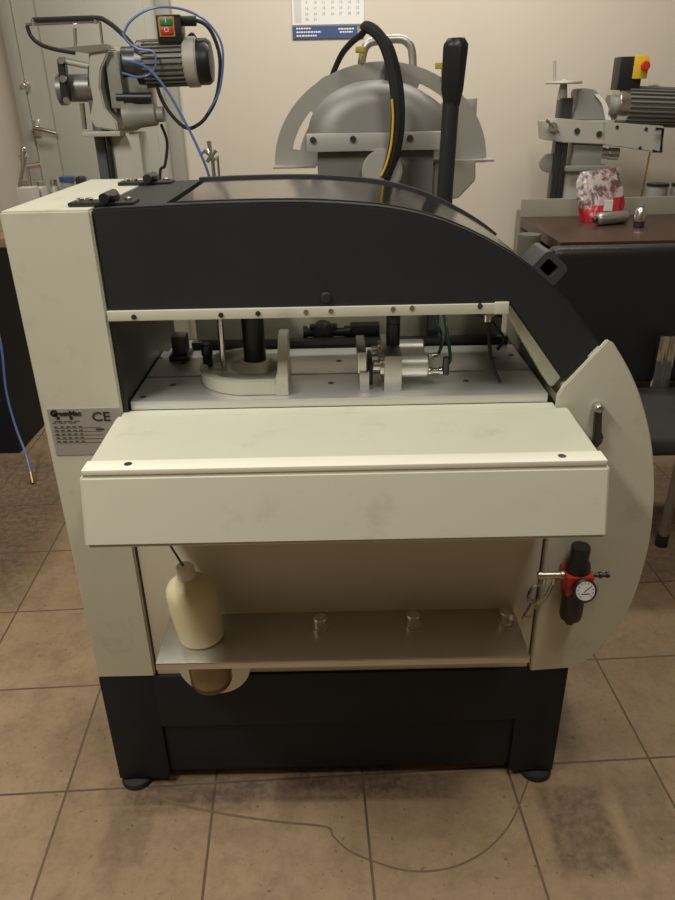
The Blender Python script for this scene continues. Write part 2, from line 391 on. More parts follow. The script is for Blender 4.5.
# --- curved housing on the right
arc = spline([(0.47, 0.3205), (0.503, 0.337), (0.529, 0.373), (0.553, 0.414), (0.570, 0.458), (0.582, 0.53), (0.587, 0.615), (0.583, 0.690), (0.573, 0.763), (0.553, 0.844), (0.523, 0.921), (0.493, 0.976), (0.461, 1.022)], 6)
KH = 1.144 / 1.15
hp = [(0.3905, 0.3205)] + [tuple(p[:2]) for p in arc] + [(0.449, 1.029), (0.441, 1.018), (0.384, 0.951), (0.376, 0.935), (0.376, 0.79), (0.3905, 0.775)]
def v2(l): return [(p[0], p[1]) for p in l]
hp = [(p[0] * KH, 1.4 + (p[1] - 1.4) * KH) if p[0] > 0.40 else p for p in hp]
hb = [(0.3905, 0.3205)] + [p for p in hp if p[0] > 0.46 and p[1] < 0.965] + [(0.430, 0.990), (0.3905, 0.944)]
hs = MB().prism(v2(hp), YF - 0.006, YF + 0.0025, 0.0020).prism(v2(hb), YF + 0.0020, YB - 0.02, 0.001).build('side_housing', CREAM, mach, 'cream side housing with a big rounded edge')
# slanted inner rail behind the hood cut-out
MB().prism([(0.268, 1.098), (0.290, 1.098), (0.392, 0.962), (0.374, 0.938), (0.366, 0.945)], YF + 0.022, YF + 0.075, 0.002).build('slanted_rail', CREAM, mach)
# latch hook on the housing
p = at(598, 407, YF - 0.012); q = at(596, 441, YF - 0.012)
lk = MB().prism([(p.x - 0.0055, p.z + 0.006), (p.x + 0.0055, p.z + 0.006), (q.x + 0.006, q.z + 0.016), (q.x + 0.011, q.z + 0.012), (q.x + 0.009, q.z - 0.002), (q.x + 0.002, q.z - 0.012), (q.x - 0.005, q.z - 0.008)], YF - 0.018, YF - 0.0065, 0.002).build('latch_hook', DSTEEL, mach)
MB().lathe((p.x, YF - 0.0065, p.z), (0, -1, 0), [(0.0085, 0), (0.0085, 0.013), (0.006, 0.017), (0.003, 0.0175)], 18).build('latch_bolt', STEEL, lk)

# --- hood
HY0, HY1 = YF + 0.003, 1.535
top = spline([(-0.3665, 1.2500), (-0.276, 1.2530), (-0.17, 1.2555), (-0.049, 1.2550), (0.042, 1.2490), (0.102, 1.241), (0.164, 1.225), (0.227, 1.199), (0.292, 1.163), (0.344, 1.124), (0.388, 1.083), (0.439, 1.020)], 6)
top = v2(top)
inner = [(0.385, 0.957), (0.283, 1.091), (-0.3665, 1.091)]
hood = MB().prism(top + inner, HY0, HY0 + 0.014, 0.003).prism(top + inner, HY1 - 0.012, HY1, 0.003)
def band(pts, th, y0, y1, mb, lift=0.0):
    out, inn = [], []
    for i, p in enumerate(pts):
        a, b = pts[max(i - 1, 0)], pts[min(i + 1, len(pts) - 1)]
        t = Vector((b[0] - a[0], b[1] - a[1])).normalized(); n = Vector((-t.y, t.x))
        out.append((p[0] + n.x * lift, p[1] + n.y * lift)); inn.append((p[0] + n.x * (lift - th), p[1] + n.y * (lift - th)))
    return mb.prism(out + inn[::-1], y0, y1)
LW = [p for p in top if p[0] <= -0.243]; RW = [p for p in top if p[0] >= 0.318]
MIDP = [p for p in top if -0.262 <= p[0] <= 0.335]
band(LW, 0.008, HY0 + 0.004, HY1 - 0.002, hood); band(RW, 0.008, HY0 + 0.004, HY1 - 0.002, hood)
band(MIDP, 0.008, HY0 + 0.004, HY0 + 0.032, hood); band(MIDP, 0.008, HY1 - 0.032, HY1 - 0.002, hood)
hood = hood.build('hood', HOOD, mach, 'anthracite hood panel with rounded top', ang=30)
# dark rims around the window
rim = MB(); band(MIDP, 0.006, HY1 - 0.030, HY1 - 0.012, rim, 0.006)
rim.build('window_gasket', RUBBER, hood)
rim = MB(); band([p for p in MIDP if p[0] > -0.25], 0.003, HY0 + 0.026, HY0 + 0.031, rim, 0.002)
rim.build('window_gasket', RUBBER, hood)
win = MB(); band([p for p in top if -0.25 <= p[0] <= 0.328], 0.003, HY0 + 0.028, HY1 - 0.028, win, 0.0015)
win.build('window', CLEAR, hood, 'clear curved polycarbonate window')
# grip on the curved right edge
gt = Vector((0.75, -0.66)).normalized(); gn = Vector((-gt.y, gt.x)); gc = Vector((0.375, 1.108))
def hl(l): return [tuple(gc + gt * a_ + gn * b_) for a_, b_ in l]
def rrect(a0, a1, b0, b1, rad, n=5):
    o = []
    for (cx_, cy_, st) in ((a1 - rad, b1 - rad, 0), (a0 + rad, b1 - rad, 90), (a0 + rad, b0 + rad, 180), (a1 - rad, b0 + rad, 270)):
        o += [(cx_ + rad * math.cos(math.radians(st + 90 * k / n)), cy_ + rad * math.sin(math.radians(st + 90 * k / n))) for k in range(n + 1)]
    return o
hdl = MB().prism(hl(rrect(-0.027, 0.027, -0.016, 0.034, 0.011)), 1.29, 1.375, 0.0, 'XZ', holes=[hl(rrect(-0.016, 0.012, 0.000, 0.023, 0.004))]).build('hood_handle', mat('dark_grey_grip', (0.05, 0.051, 0.052, 1), 0.4), hood)
MB().prism(hl(rrect(-0.0158, 0.0118, 0.0002, 0.0228, 0.004)), 1.325, 1.372).build('recess_shade', RUBBER, hdl)  # black plug that paints the shade inside the grip opening
# cream strip with screws along the lower edge
st = MB().box(-0.3665, 0.280, YF - 0.003, HY0, 1.0775, 1.0940, 0.001).box(0.258, 0.2805, YF - 0.0035, HY0, 1.0765, 1.0960, 0.001).build('edge_strip', CREAM, hood)
for px, py, mm in [(134, 317, INK), (221, 315, INK), (258, 313.5, INK), (306, 312, STEEL), (331, 311, STEEL), (393, 309, STEEL), (412, 308, STEEL), (480, 306, DSTEEL)]:
    c = at(px, py, YF - 0.003)
    MB().cyl((c.x, YF - 0.0045, c.z), (c.x, YF + 0.003, c.z), 0.0042, n=16).build('strip_screw', mm, st)
c = at(326, 297, HY0)
MB().lathe((c.x, HY0, c.z), (0, -1, 0), [(0.0085, 0), (0.0085, 0.003), (0.006, 0.005)], 20).build('hood_plug', RUBBER, hood)
c = at(179, 189, Z=1.258)
MB().cyl((c.x, c.y, 1.257), (c.x, c.y, 1.2595), 0.004).build('hood_screw', STEEL, hood)
# hinges between column and hood
for yh in (1.205, 1.50):
    hg = MB().box(-0.412, -0.310, yh - 0.022, yh + 0.022, 1.2505, 1.2565, 0.0015).cyl((-0.352, yh - 0.03, 1.263), (-0.352, yh + 0.03, 1.263), 0.0078).box(-0.365, -0.338, yh - 0.016, yh + 0.016, 1.256, 1.267, 0.004).build('hinge', BLACK, mach)
    for dx in (-0.046, -0.032, 0.03):
        MB().lathe((-0.352 + dx, yh, 1.2565), (0, 0, 1), [(0.006, 0), (0.006, 0.004), (0.003, 0.005)], 14).build('hinge_bolt', STEEL, hg)

# --- front apron box
ap = MB().prism([(0.903, 0.805), (0.912, 0.799), (YF - 0.0065, 0.797), (YF - 0.0065, 0.9135), (0.932, 0.9075)], -0.377, 0.3965, 0.004, 'YZ').prism([(YF - 0.012, 0.85), (1.1625, 0.85), (1.1625, 0.9142), (YF - 0.012, 0.9135)], -0.3675, 0.3745, 0.0, 'YZ').build('front_apron', CREAM, mach, 'cream apron box jutting out at the front')
stp = MB().box(-0.373, 0.392, 0.934, 0.966, 0.9087, 0.9172, 0.0015).build('wear_strip', STRIPW, ap, 'white plastic wear strip')
for px, py in ((128, 464), (562, 456)):
    c = at(px, py, Z=0.9172)
    MB().lathe((c.x, c.y, 0.9169), (0, 0, 1), [(0.006, 0), (0.006, 0.0008), (0.0025, 0.001)], 16).build('strip_screw', DSTEEL, stp)

# --- work table
ZT = 0.930
wt = MB().box(-0.3565, 0.366, 1.164, 1.2825, ZT - 0.016, ZT, 0.0012).box(-0.3565, 0.366, 1.2905, 1.44, ZT - 0.016, ZT, 0.0012).build('work_table', ALUT, mach, 'milled aluminium work table with slot')
MB().box(-0.35, 0.36, 1.17, 1.43, 0.8995, ZT - 0.0162).build('table_base', BLACK, mach)
for px, py in [(143, 397), (173, 385), (160, 358), (183, 363), (331, 383), (339, 361), (493, 358), (511, 355), (466, 381)]:
    c = at(px, py, Z=ZT)
    MB().cyl((c.x, c.y, ZT - 0.002), (c.x, c.y, ZT + 0.0006), 0.0055, n=16).build('table_screw', DSTEEL, wt)
# shade on the column's inner side, put in as a black sheet
MB().box(-0.368, -0.3592, 1.156, 1.58, 0.9005, 1.0855).build('column_side_shade', BLACK, mach)

# half-round cream stop ring with an upright plate
R1, R2 = 0.100, 0.085; cy = 1.281
cx = at(198, 372, Z=ZT + 0.02).x + R1
pe = at(289, 392, Z=ZT).x - cx
sx = at(256.5, 360, Z=ZT + 0.02).x
jig = MB()
n = 30
a0, a1 = math.radians(82), math.radians(278)
oa = [(cx + R1 * math.cos(a0 + (a1 - a0) * i / n), cy + R1 * math.sin(a0 + (a1 - a0) * i / n)) for i in range(n + 1)]
ia = [(cx + R2 * math.cos(a0 + (a1 - a0) * i / n), cy + R2 * math.sin(a0 + (a1 - a0) * i / n)) for i in range(n + 1)]
jig.prism(oa + [(cx + pe - 0.006, cy - R1), (cx + pe - 0.006, cy - R2)] + ia[::-1], ZT, ZT + 0.026, 0.002, 'XY')
jig = jig.build('stop_ring', CREAM, mach, 'cream half-round stop ring')
MB().prism([(cx + R2 * math.cos(t), cy + R2 * math.sin(t)) for t in [a0 + (a1 - a0) * i / n for i in range(n + 1)]] + [(cx + pe - 0.008, cy - R2 + 0.002), (cx + pe - 0.008, cy + R2 - 0.002)], ZT, ZT + 0.016, 0.001, 'XY').lathe((sx, cy + 0.012, ZT + 0.016), (0, 0, 1), [(0.046, 0), (0.040, 0.006), (0.030, 0.010), (0.028, 0.013)], 28).build('ring_base', CREAM, jig)
MB().box(cx + pe - 0.021, cx + pe, cy - R1 - 0.002, cy + 0.012, ZT + 0.0005, ZT + 0.032, 0.001).prism([(cy - 0.080, ZT + 0.031), (cy + 0.012, ZT + 0.031), (cy + 0.012, ZT + 0.086), (cy - 0.030, ZT + 0.086), (cy - 0.072, ZT + 0.045)], cx + pe - 0.019, cx + pe - 0.001, 0.001, 'YZ').build('upright_plate', CREAM, jig)
p = at(209, 362, Z=ZT + 0.03)
MB().lathe((cx - 0.086, cy + 0.005, ZT + 0.02), (0, 0, 1), [(0.009, 0), (0.009, 0.020), (0.0105, 0.022), (0.0105, 0.040), (0.007, 0.043)], 18).build('clamp_knob', BLACK, jig)
# spindle and guide rod coming down from the hood
MB().cyl((sx, cy + 0.012, ZT + 0.022), (sx, cy + 0.012, 1.20), 0.0205).cyl((sx, cy + 0.012, ZT + 0.0165), (sx, cy + 0.012, ZT + 0.03), 0.0215).build('spindle', BLACK, mach)
MB().cyl((sx - 0.056, cy - 0.010, ZT + 0.0165), (sx - 0.056, cy - 0.010, 1.20), 0.0055, n=16).build('guide_rod', STEEL, mach)
# spindle carriage hidden in the hood that carries both
MB().box(sx - 0.075, sx + 0.03, cy - 0.03, cy + 0.05, 1.14, 1.205, 0.01).box(-0.3595, sx - 0.03, cy + 0.0, cy + 0.04, 1.15, 1.19, 0.004).build('spindle_carriage', DSTEEL, mach)

# pneumatic clamp block with two aluminium cylinders and a jaw
cl = at(393, 391, Z=ZT); bx = cl.x; by = cl.y + 0.001
blk = MB().box(bx - 0.0155, bx + 0.0150, by, by + 0.130, ZT, ZT + 0.064, 0.0015).build('clamp_block', ALU, mach)
SATIN = mat('satin_aluminium', (0.80, 0.79, 0.77, 1), 0.40, 0.8, var=0.03)
for (dy, zz) in ((0.030, 0.037), (0.100, 0.040)):
    MB().lathe((bx + 0.015, by + dy, ZT + zz), (1, 0, 0), [(0.0215, 0), (0.0215, 0.046), (0.019, 0.0485), (0.012, 0.049)], 32).build('air_cylinder', SATIN, blk)
    MB().lathe((bx - 0.0155, by + dy, ZT + zz), (-1, 0, 0), [(0.0185, 0), (0.0185, 0.006), (0.010, 0.007), (0.010, 0.018)], 24).build('piston_collar', STEEL, blk)
    MB().lathe((bx + 0.064, by + dy, ZT + zz - 0.012), (1, 0, 0), [(0.007, 0), (0.007, 0.006), (0.005, 0.008), (0.005, 0.018), (0.007, 0.019), (0.007, 0.026)], 16).build('hose_fitting', CHROME, blk)
MB().cyl((bx + 0.004, by + 0.066, ZT + 0.064), (bx + 0.004, by + 0.066, ZT + 0.104), 0.0125).lathe((bx + 0.004, by + 0.066, ZT + 0.104), (0, 0, 1), [(0.0115, 0), (0.0125, 0.004), (0.0125, 0.012), (0.004, 0.013), (0.004, 0.10)], 20).build('clamp_knob', BLACK, blk)
jx = at(364, 388, Z=ZT).x
MB().box(jx - 0.008, jx + 0.009, by + 0.008, by + 0.122, ZT, ZT + 0.032, 0.001).box(jx - 0.011, jx + 0.004, by + 0.012, by + 0.112, ZT + 0.030, ZT + 0.068, 0.001).build('clamp_jaw', ALU, mach)
MB().box(jx + 0.009, bx - 0.034, by + 0.03, by + 0.10, ZT, ZT + 0.045, 0.003).build('jaw_slide', BLACK, mach)
# valve group and rail behind the table
MB().box(-0.30, 0.36, 1.455, 1.475, ZT - 0.03, ZT + 0.012, 0.002).build('rear_rail', DSTEEL, mach)
MB().box(-0.30, 0.36, 1.520, 1.534, ZT - 0.02, ZT + 0.10, 0.002).box(-0.3595, 0.36, 1.50, 1.58, 0.9005, ZT - 0.021).build('rear_shield', CREAM, mach)
vb = at(323, 333, Y=1.48)
v = MB().lathe((vb.x, 1.500, vb.z), (0, -1, 0), [(0.023, 0), (0.023, 0.018), (0.014, 0.024), (0.008, 0.026)], 24).cyl((vb.x - 0.035, 1.495, vb.z - 0.003), (vb.x + 0.055, 1.495, vb.z - 0.003), 0.009).cyl((vb.x - 0.042, 1.495, vb.z - 0.003), (vb.x - 0.033, 1.495, vb.z - 0.003), 0.014).cyl((vb.x + 0.045, 1.495, vb.z - 0.003), (vb.x + 0.058, 1.495, vb.z - 0.003), 0.013).box(vb.x + 0.058, vb.x + 0.12, 1.485, 1.519, vb.z - 0.014, vb.z + 0.012, 0.003).box(vb.x - 0.01, vb.x + 0.01, 1.495, 1.519, vb.z - 0.01, vb.z + 0.01).box(vb.x - 0.028, vb.x + 0.03, 1.486, 1.506, vb.z + 0.004, vb.z + 0.014, 0.003)
v.build('control_valve', BLACK, mach)
p = at(180, 345, Y=1.40)
MB().box(p.x - 0.014, p.x + 0.014, 1.385, 1.425, ZT, ZT + 0.046, 0.003).box(p.x - 0.020, p.x + 0.020, 1.375, 1.432, ZT, ZT + 0.010, 0.002).build('end_stop', DSTEEL, mach)
p = at(432, 340, Y=1.49)
MB().box(p.x - 0.012, p.x + 0.012, 1.478, 1.50, ZT - 0.02, 1.20, 0.003).build('rear_post', DSTEEL, mach)
# air tubing and fittings on the right of the table
hz = MB().tube(spline([(bx + 0.092, by + 0.034, ZT + 0.030), (bx + 0.104, by + 0.036, ZT + 0.045), (bx + 0.102, by + 0.08, ZT + 0.085), (bx + 0.11, by + 0.16, ZT + 0.10), (bx + 0.15, by + 0.2, ZT + 0.088), (bx + 0.205, by + 0.22, ZT + 0.062), (bx + 0.235, by + 0.2, ZT + 0.03), (bx + 0.225, by + 0.20, ZT + 0.005)], 8), 0.0032, 8)
hz.tube(spline([(bx + 0.092, by + 0.098, ZT + 0.032), (bx + 0.10, by + 0.11, ZT + 0.06), (bx + 0.09, by + 0.15, ZT + 0.09), (bx + 0.12, by + 0.2, ZT + 0.11), (bx + 0.19, by + 0.2, ZT + 0.085), (bx + 0.23, by + 0.21, ZT + 0.07)], 8), 0.0032, 8).build('air_tubes', TEAL, mach)
MB().tube(spline([(0.268, 1.24, 1.06), (0.272, 1.23, 1.00), (0.280, 1.22, 0.96), (0.293, 1.215, ZT + 0.004)], 6), 0.0032, 8).build('air_tube', RUBBER, mach)
MB().cyl((0.266, 1.215, 1.062), (0.266, 1.255, 1.062), 0.010).cyl((0.266, 1.235, 1.040), (0.266, 1.235, 1.073), 0.007).cyl((0.258, 1.235, 1.062), (0.292, 1.235, 1.062), 0.006).build('tube_fitting', CHROME, mach)
MB().cyl((bx + 0.096, by + 0.030, ZT + 0.018), (bx + 0.096, by + 0.030, ZT + 0.050), 0.006).build('tube_fitting', DSTEEL, mach)
MB().cyl((bx + 0.10, by + 0.16, ZT + 0.098), (bx + 0.135, by + 0.16, ZT + 0.102), 0.007).build('tube_fitting', DSTEEL, mach)

# --- accessory tray
ZR = 0.4755
tr = MB().box(-0.3395, 0.3435, 1.018, YF + 0.0055, ZR - 0.0035, ZR, 0.001).box(-0.3395, 0.3435, 1.018, 1.0215, ZR - 0.016, ZR - 0.0005, 0.001).build('tray', ALU, mach, 'bare aluminium accessory tray')
for px, py in ((320, 623), (413, 620), (506, 617)):
    c = at(px, py, Z=ZR + 0.012)
    MB().lathe((c.x, c.y, ZR + 0.0001), (0, 0, 1), [(0.0165, 0), (0.0165, 0.004), (0.0140, 0.005), (0.0140, 0.024), (0.0120, 0.0265)], 20).cyl((c.x, c.y, ZR + 0.0264), (c.x, c.y, ZR + 0.0270), 0.006, n=6).build('clamp_bolt', STEEL, tr)
# bracket disc and hanging cup below the tray
kc = at(212.5, 652, Y=1.124); kc.z = 0.368
MB().lathe((kc.x, 1.127, kc.z), (0, -1, 0), [(0.072, 0), (0.072, 0.003)], 48).box(kc.x - 0.02, kc.x + 0.02, 1.1272, 1.1292, kc.z, ZR - 0.0036).build('cup_bracket', mat('satin_disc_metal', (0.60, 0.60, 0.57, 1), 0.4, 0.6, var=0.04), mach, 'round aluminium bracket plate under the tray')
kx, ky, kb = kc.x + 0.002, 1.0815, 0.366
cu = MB().lathe((kx, ky, kb), (0, 0, 1), [(0.024, 0.001), (0.036, 0.006), (0.0400, 0.016), (0.0415, 0.042), (0.0415, 0.088)], 36).build('drip_cup', CUPM, mach, 'amber plastic drip cup under the tray')
MB().lathe((kx, ky, kb - 0.0025), (0, 0, 1), [(0.022, 0), (0.036, 0.0045), (0.0405, 0.0150), (0.0405, 0.0180)], 36).build('cup_base', CUPD, cu)

# --- maker's plate
A, B = at(47, 409, YF), at(54, 455, YF)
px0, px1, pz1, pz0 = A.x, -0.372, A.z, B.z
npz = MB().box(px0, px1, YF - 0.0012, YF - 0.0001, pz0, pz1).build('name_plate', PLATE, mach)
tx = MB(); yy = YF - 0.0016; w_ = px1 - px0; h_ = pz1 - pz0
tx.text('GreenMac', 0.0125, face(px0 + 0.005, yy, pz1 - 0.0125), bold=0.0006, sx=0.98)
tx.text('G', 0.0165, face(px0 + 0.0045, yy, pz1 - 0.0135), bold=0.0008)
for fx in (0.0135, 0.036): tx.box(px0 + fx, px0 + fx + 0.0055, yy - 0.0003, yy + 0.0003, pz1 - 0.0195, pz1 - 0.0140)
tx.text('CE', 0.024, face(px0 + 0.074, yy, pz1 - 0.0235), bold=0.0002, sx=1.12)
for i, (n_, dz) in enumerate([(14, 0.0225), (12, 0.0255)]):
    for j in range(n_):
        if (j * 7 + i) % 5: tx.box(px0 + 0.005 + j * 0.0034, px0 + 0.0078 + j * 0.0034, yy - 0.0002, yy + 0.0003, pz1 - dz - 0.0010, pz1 - dz)
for i in range(5):
    z = pz1 - 0.0325 - i * 0.0070
    for j in range(5):
        tx.box(px0 + 0.0065 + j * 0.0105, px0 + 0.0065 + j * 0.0105 + 0.0062, yy - 0.0002, yy + 0.0003, z - 0.0012, z)
    tx.box(px0 + 0.005, px0 + 0.088, yy - 0.0001, yy + 0.0003, z - 0.0034, z - 0.0030)
tx.box(px0 + 0.078, px0 + 0.092, yy - 0.0002, yy + 0.0003, pz1 - 0.0405, pz1 - 0.038)
tx.build('plate_lettering', INK, npz)

# --- air filter regulator on the housing
RY = YF - 0.006
c = at(577, 578, RY - 0.03); rxx, rzz = c.x, c.z + 0.005
reg = MB().box(rxx - 0.025, rxx + 0.025, RY - 0.050, RY, rzz - 0.012, rzz + 0.010, 0.003).box(rxx - 0.020, rxx + 0.016, RY - 0.042, RY - 0.004, rzz - 0.040, rzz - 0.011, 0.003).box(rxx - 0.018, rxx + 0.018, RY - 0.018, RY, rzz - 0.06, rzz - 0.03, 0.002).build('air_regulator', RED, mach, 'red and black air filter regulator')
MB().lathe((rxx, RY - 0.026, rzz + 0.010), (0, 0, 1), [(0.0230, 0), (0.0230, 0.014), (0.0190, 0.023), (0.0175, 0.030), (0.0180, 0.050), (0.0170, 0.054), (0.008, 0.055)], 12).build('regulator_knob', BLACK, reg)
MB().lathe((rxx, RY - 0.026, rzz - 0.036), (0, 0, -1), [(0.0215, 0), (0.0215, 0.058), (0.0195, 0.064), (0.008, 0.065), (0.008, 0.078), (0.0065, 0.079)], 14).build('filter_bowl', BLACK, reg)
gx, gz = at(585, 595, RY - 0.07).x, at(585, 595, RY - 0.07).z
gdir = Vector((0.10, -1, 0.42)).normalized()
go = Vector((gx, RY - 0.052, gz))
MB().lathe(go, gdir, [(0.009, -0.02), (0.009, 0.0), (0.0215, 0.002), (0.0225, 0.014), (0.0195, 0.017), (0.0185, 0.0145), (0.010, 0.0145)], 32).build('pressure_gauge', BLACK, reg)
MB().lathe(go, gdir, [(0.0182, 0.0146), (0.0182, 0.0152)], 32).build('gauge_dial', DIAL, reg)
q_ = gdir.to_track_quat('Z', 'Y'); Mg = Matrix.Translation(go + gdir * 0.0156) @ q_.to_matrix().to_4x4()
gm = MB()
for k in range(11):
    a = math.radians(225 - 27 * k); gm.box(0.0125, 0.016, -0.0005, 0.0005, -0.0002, 0.0002, M=Mg @ Matrix.Rotation(a, 4, 'Z'))
gm.box(-0.004, 0.013, -0.0006, 0.0006, 0.0002, 0.0006, M=Mg @ Matrix.Rotation(math.radians(35), 4, 'Z'))
gm.box(-0.008, 0.008, -0.0065, -0.0050, -0.0002, 0.0002, M=Mg)
gm.build('gauge_needle', INK, reg)
MB().lathe((rxx - 0.025, RY - 0.026, rzz), (-1, 0, 0), [(0.0085, 0), (0.0085, 0.006), (0.0065, 0.007), (0.0065, 0.040), (0.0080, 0.041), (0.0080, 0.048)], 18).cyl((rxx - 0.042, RY - 0.026, rzz - 0.006), (rxx - 0.042, RY - 0.026, rzz - 0.020), 0.004).cyl((rxx - 0.060, RY - 0.026, rzz - 0.006), (rxx - 0.060, RY - 0.026, rzz - 0.020), 0.004).build('pipe_nipple', mat('worn_nickel', (0.60, 0.56, 0.48, 1), 0.28, 1.0), reg)
MB().lathe((rxx + 0.025, RY - 0.026, rzz - 0.002), (1, 0, 0), [(0.0075, 0), (0.0075, 0.005), (0.0045, 0.007), (0.0045, 0.016), (0.0065, 0.017), (0.0065, 0.022), (0.0045, 0.023), (0.0045, 0.030), (0.006, 0.031), (0.006, 0.036)], 18).build('hose_plug', DSTEEL, reg)
GL2 = sheet_mat('clear_plastic_tube', (0.90, 0.89, 0.82, 1), 0.16, 0.12)
MB().tube(spline([(rxx - 0.060, RY - 0.026, rzz - 0.018), (rxx - 0.078, RY - 0.022, rzz - 0.030), (rxx - 0.082, RY - 0.016, rzz - 0.06), (rxx - 0.070, RY - 0.014, rzz - 0.078), (rxx - 0.052, RY - 0.018, rzz - 0.06), (rxx - 0.042, RY - 0.026, rzz - 0.018)], 7), 0.0038, 8).build('tube_loop', GL2, reg)
MB().tube([(rxx - 0.068, RY - 0.008, rzz - 0.074), (rxx - 0.078, RY - 0.008, rzz - 0.105), (rxx - 0.080, RY - 0.008, rzz - 0.116)], 0.006, 10).cyl((rxx - 0.079, RY - 0.008, rzz - 0.108), (rxx - 0.081, RY - 0.008, rzz - 0.118), 0.008).tube([(rxx - 0.058, RY - 0.008, rzz - 0.068), (rxx - 0.066, RY - 0.008, rzz - 0.09)], 0.004, 8).build('spray_nozzle', mat('dull_nickel', (0.42, 0.39, 0.32, 1), 0.35, 0.8), reg)

# ------------------------------------------------------------------ coolant bottle on the tray
bz = ZR + 0.0002; c0 = at(202, 635.5, Z=bz); bxx, byy = c0.x, c0.y
bot = thing('coolant_bottle', 'milky yellow plastic coolant bottle with white cap on the aluminium tray', 'bottle', (bxx, byy, bz))
def lean(mb):        # the soft bottle sags a little to the left
    for v in mb.bm.verts: v.co.x -= 0.10 * max(0.0, v.co.z - bz)
    return mb
lean(MB().lathe((bxx, byy, bz), (0, 0, 1), [(0.037, 0), (0.042, 0.003), (0.0435, 0.010), (0.0455, 0.060), (0.0455, 0.101), (0.0440, 0.111), (0.039, 0.121), (0.028, 0.130), (0.019, 0.134), (0.0165, 0.138), (0.0165, 0.143)], 40)).build('bottle_body', MILKY, bot)
lean(MB().lathe((bxx, byy, bz + 0.139), (0, 0, 1), [(0.0165, 0), (0.0170, 0.003), (0.0165, 0.020), (0.0145, 0.0225)], 26)).build('bottle_cap', WHITE, bot)
pt = at(170, 545, Y=byy + 0.01)
MB().tube([(bxx - 0.0155, byy, bz + 0.155), (pt.x, byy + 0.01, pt.z), (pt.x - 0.010, byy + 0.015, 0.795)], 0.0022, 8).build('suction_tube', DSTEEL, bot)

# ------------------------------------------------------------------ router on a pedestal, back left
LY = 2.60
def a(x, y, Y=None): return at(x, y, Y if Y else LY)
def pxs(n, Y): return n * (Y * cp + 0.0) / F          # roughly n photo pixels as a length at depth Y
lm = thing('drilling_router', 'grey drilling router with finned motor and black switch box behind the machine, left', 'machine', (a(128, 175).x, LY, 0))
e0, e1 = a(116, 160).x, a(146, 160).x
MB().box(e0, e1, LY - 0.05, LY + 0.06, 0.02, a(130, 132).z, 0.006).box(e0 - 0.12, e1 + 0.12, LY - 0.2, LY + 0.2, 0.0, 0.03, 0.004).build('pedestal', CASTL, lm)
c0_, c1_ = a(96, 140).x, a(106, 140).x
ztop = a(95, 98).z
MB().box(c0_, c1_, LY - 0.02, LY + 0.02, 0.03, ztop, 0.003).box(c1_ + 0.004, c1_ + 0.016, LY - 0.015, LY + 0.01, 0.03, ztop, 0.002).build('guide_column', mat('blue_grey_steel', (0.11, 0.12, 0.14, 1), 0.4, 0.6), lm)
x_ = a(115, 150).x
MB().cyl((x_, LY - 0.06, 0.03), (x_, LY - 0.06, a(115, 125).z), 0.007).build('drag_rod', BLACK, lm)
# cast bracket seen from the edge
MB().prism(v2([(p.x, p.z) for p in [a(98, 50), (a(114, 46)), a(117, 52), a(109, 70), a(108, 88), a(113, 108), a(124, 121), a(125, 130), a(104, 127), a(98, 118), a(101, 100), a(97, 78)]]), LY - 0.09, LY + 0.06, 0.004).build('cast_bracket', CASTL, lm)
gz = MB().box(a(112, 90).x, a(150, 90).x, LY - 0.03, LY + 0.09, a(130, 112).z, a(130, 62).z, 0.006)
gz.box(a(115, 90).x, a(128, 90).x, LY - 0.07, LY + 0.02, a(130, 108).z, a(130, 52).z, 0.005).build('gear_housing', CASTG, lm)
MB().cyl(a(117, 97.5, LY - 0.06), a(152, 97.5, LY - 0.06), pxs(4.6, LY)).build('feed_roller', BLACK, lm)
MB().lathe(a(125, 117, LY - 0.05), (1, 0, 0.05), [(pxs(13, LY), 0), (pxs(13, LY), 0.03), (pxs(11, LY), 0.045), (pxs(10, LY), 0.10), (pxs(7, LY), 0.105), (pxs(7, LY), 0.125)], 24).build('spindle_nose', CASTG, lm)
MB().box(a(91, 132).x, a(128, 132).x, LY - 0.10, LY + 0.08, a(110, 135).z, a(110, 130).z, 0.003).build('base_plate', CASTL, lm)
# air cylinder with black end bracket
MB().cyl(a(66, 88), a(101, 88), pxs(12.5, LY)).cyl(a(60, 90), a(66, 90), pxs(14, LY)).build('air_cylinder', mat('grey_anodised', (0.22, 0.22, 0.20, 1), 0.4, 0.5), lm)
bk = MB().prism(v2([(p.x, p.z) for p in [a(58, 58, LY - 0.06), a(65, 57, LY - 0.06), a(71, 102, LY - 0.06), a(63, 104, LY - 0.06)]]), LY - 0.075, LY - 0.045, 0.003).build('end_bracket', BLACK, lm)
for q in ((61.5, 60.5), (63.5, 79), (67, 100.5)):
    w0 = a(q[0], q[1], LY - 0.075); MB().cyl((w0.x, LY - 0.083, w0.z), (w0.x, LY - 0.074, w0.z), 0.010, n=16).build('bracket_bolt', STEEL, bk)
MB().cyl(a(64, 61, LY - 0.06), a(103, 69, LY - 0.06), 0.009, n=14).build('tie_rod', CASTL, lm)
MB().prism(v2([(p.x, p.z) for p in [a(68, 50), a(100, 47), a(116, 46), a(116, 52), a(96, 55)]]), LY - 0.10, LY - 0.02, 0.001).cyl(a(93, 54, LY - 0.06), a(94, 72, LY - 0.06), 0.013).cyl(a(94, 66, LY - 0.06), a(94, 88, LY - 0.06), 0.019).build('top_plate', STEEL, lm)
t0, t1 = a(75, 28), a(76, 49); u0_, u1_ = a(82, 103), a(85, 129)
MB().cyl(t0, t1, 0.006, n=10).build('stop_rod', STEEL, lm)
MB().cyl(u0_, u1_, 0.0085, n=10).build('stop_rod', STEEL, lm)
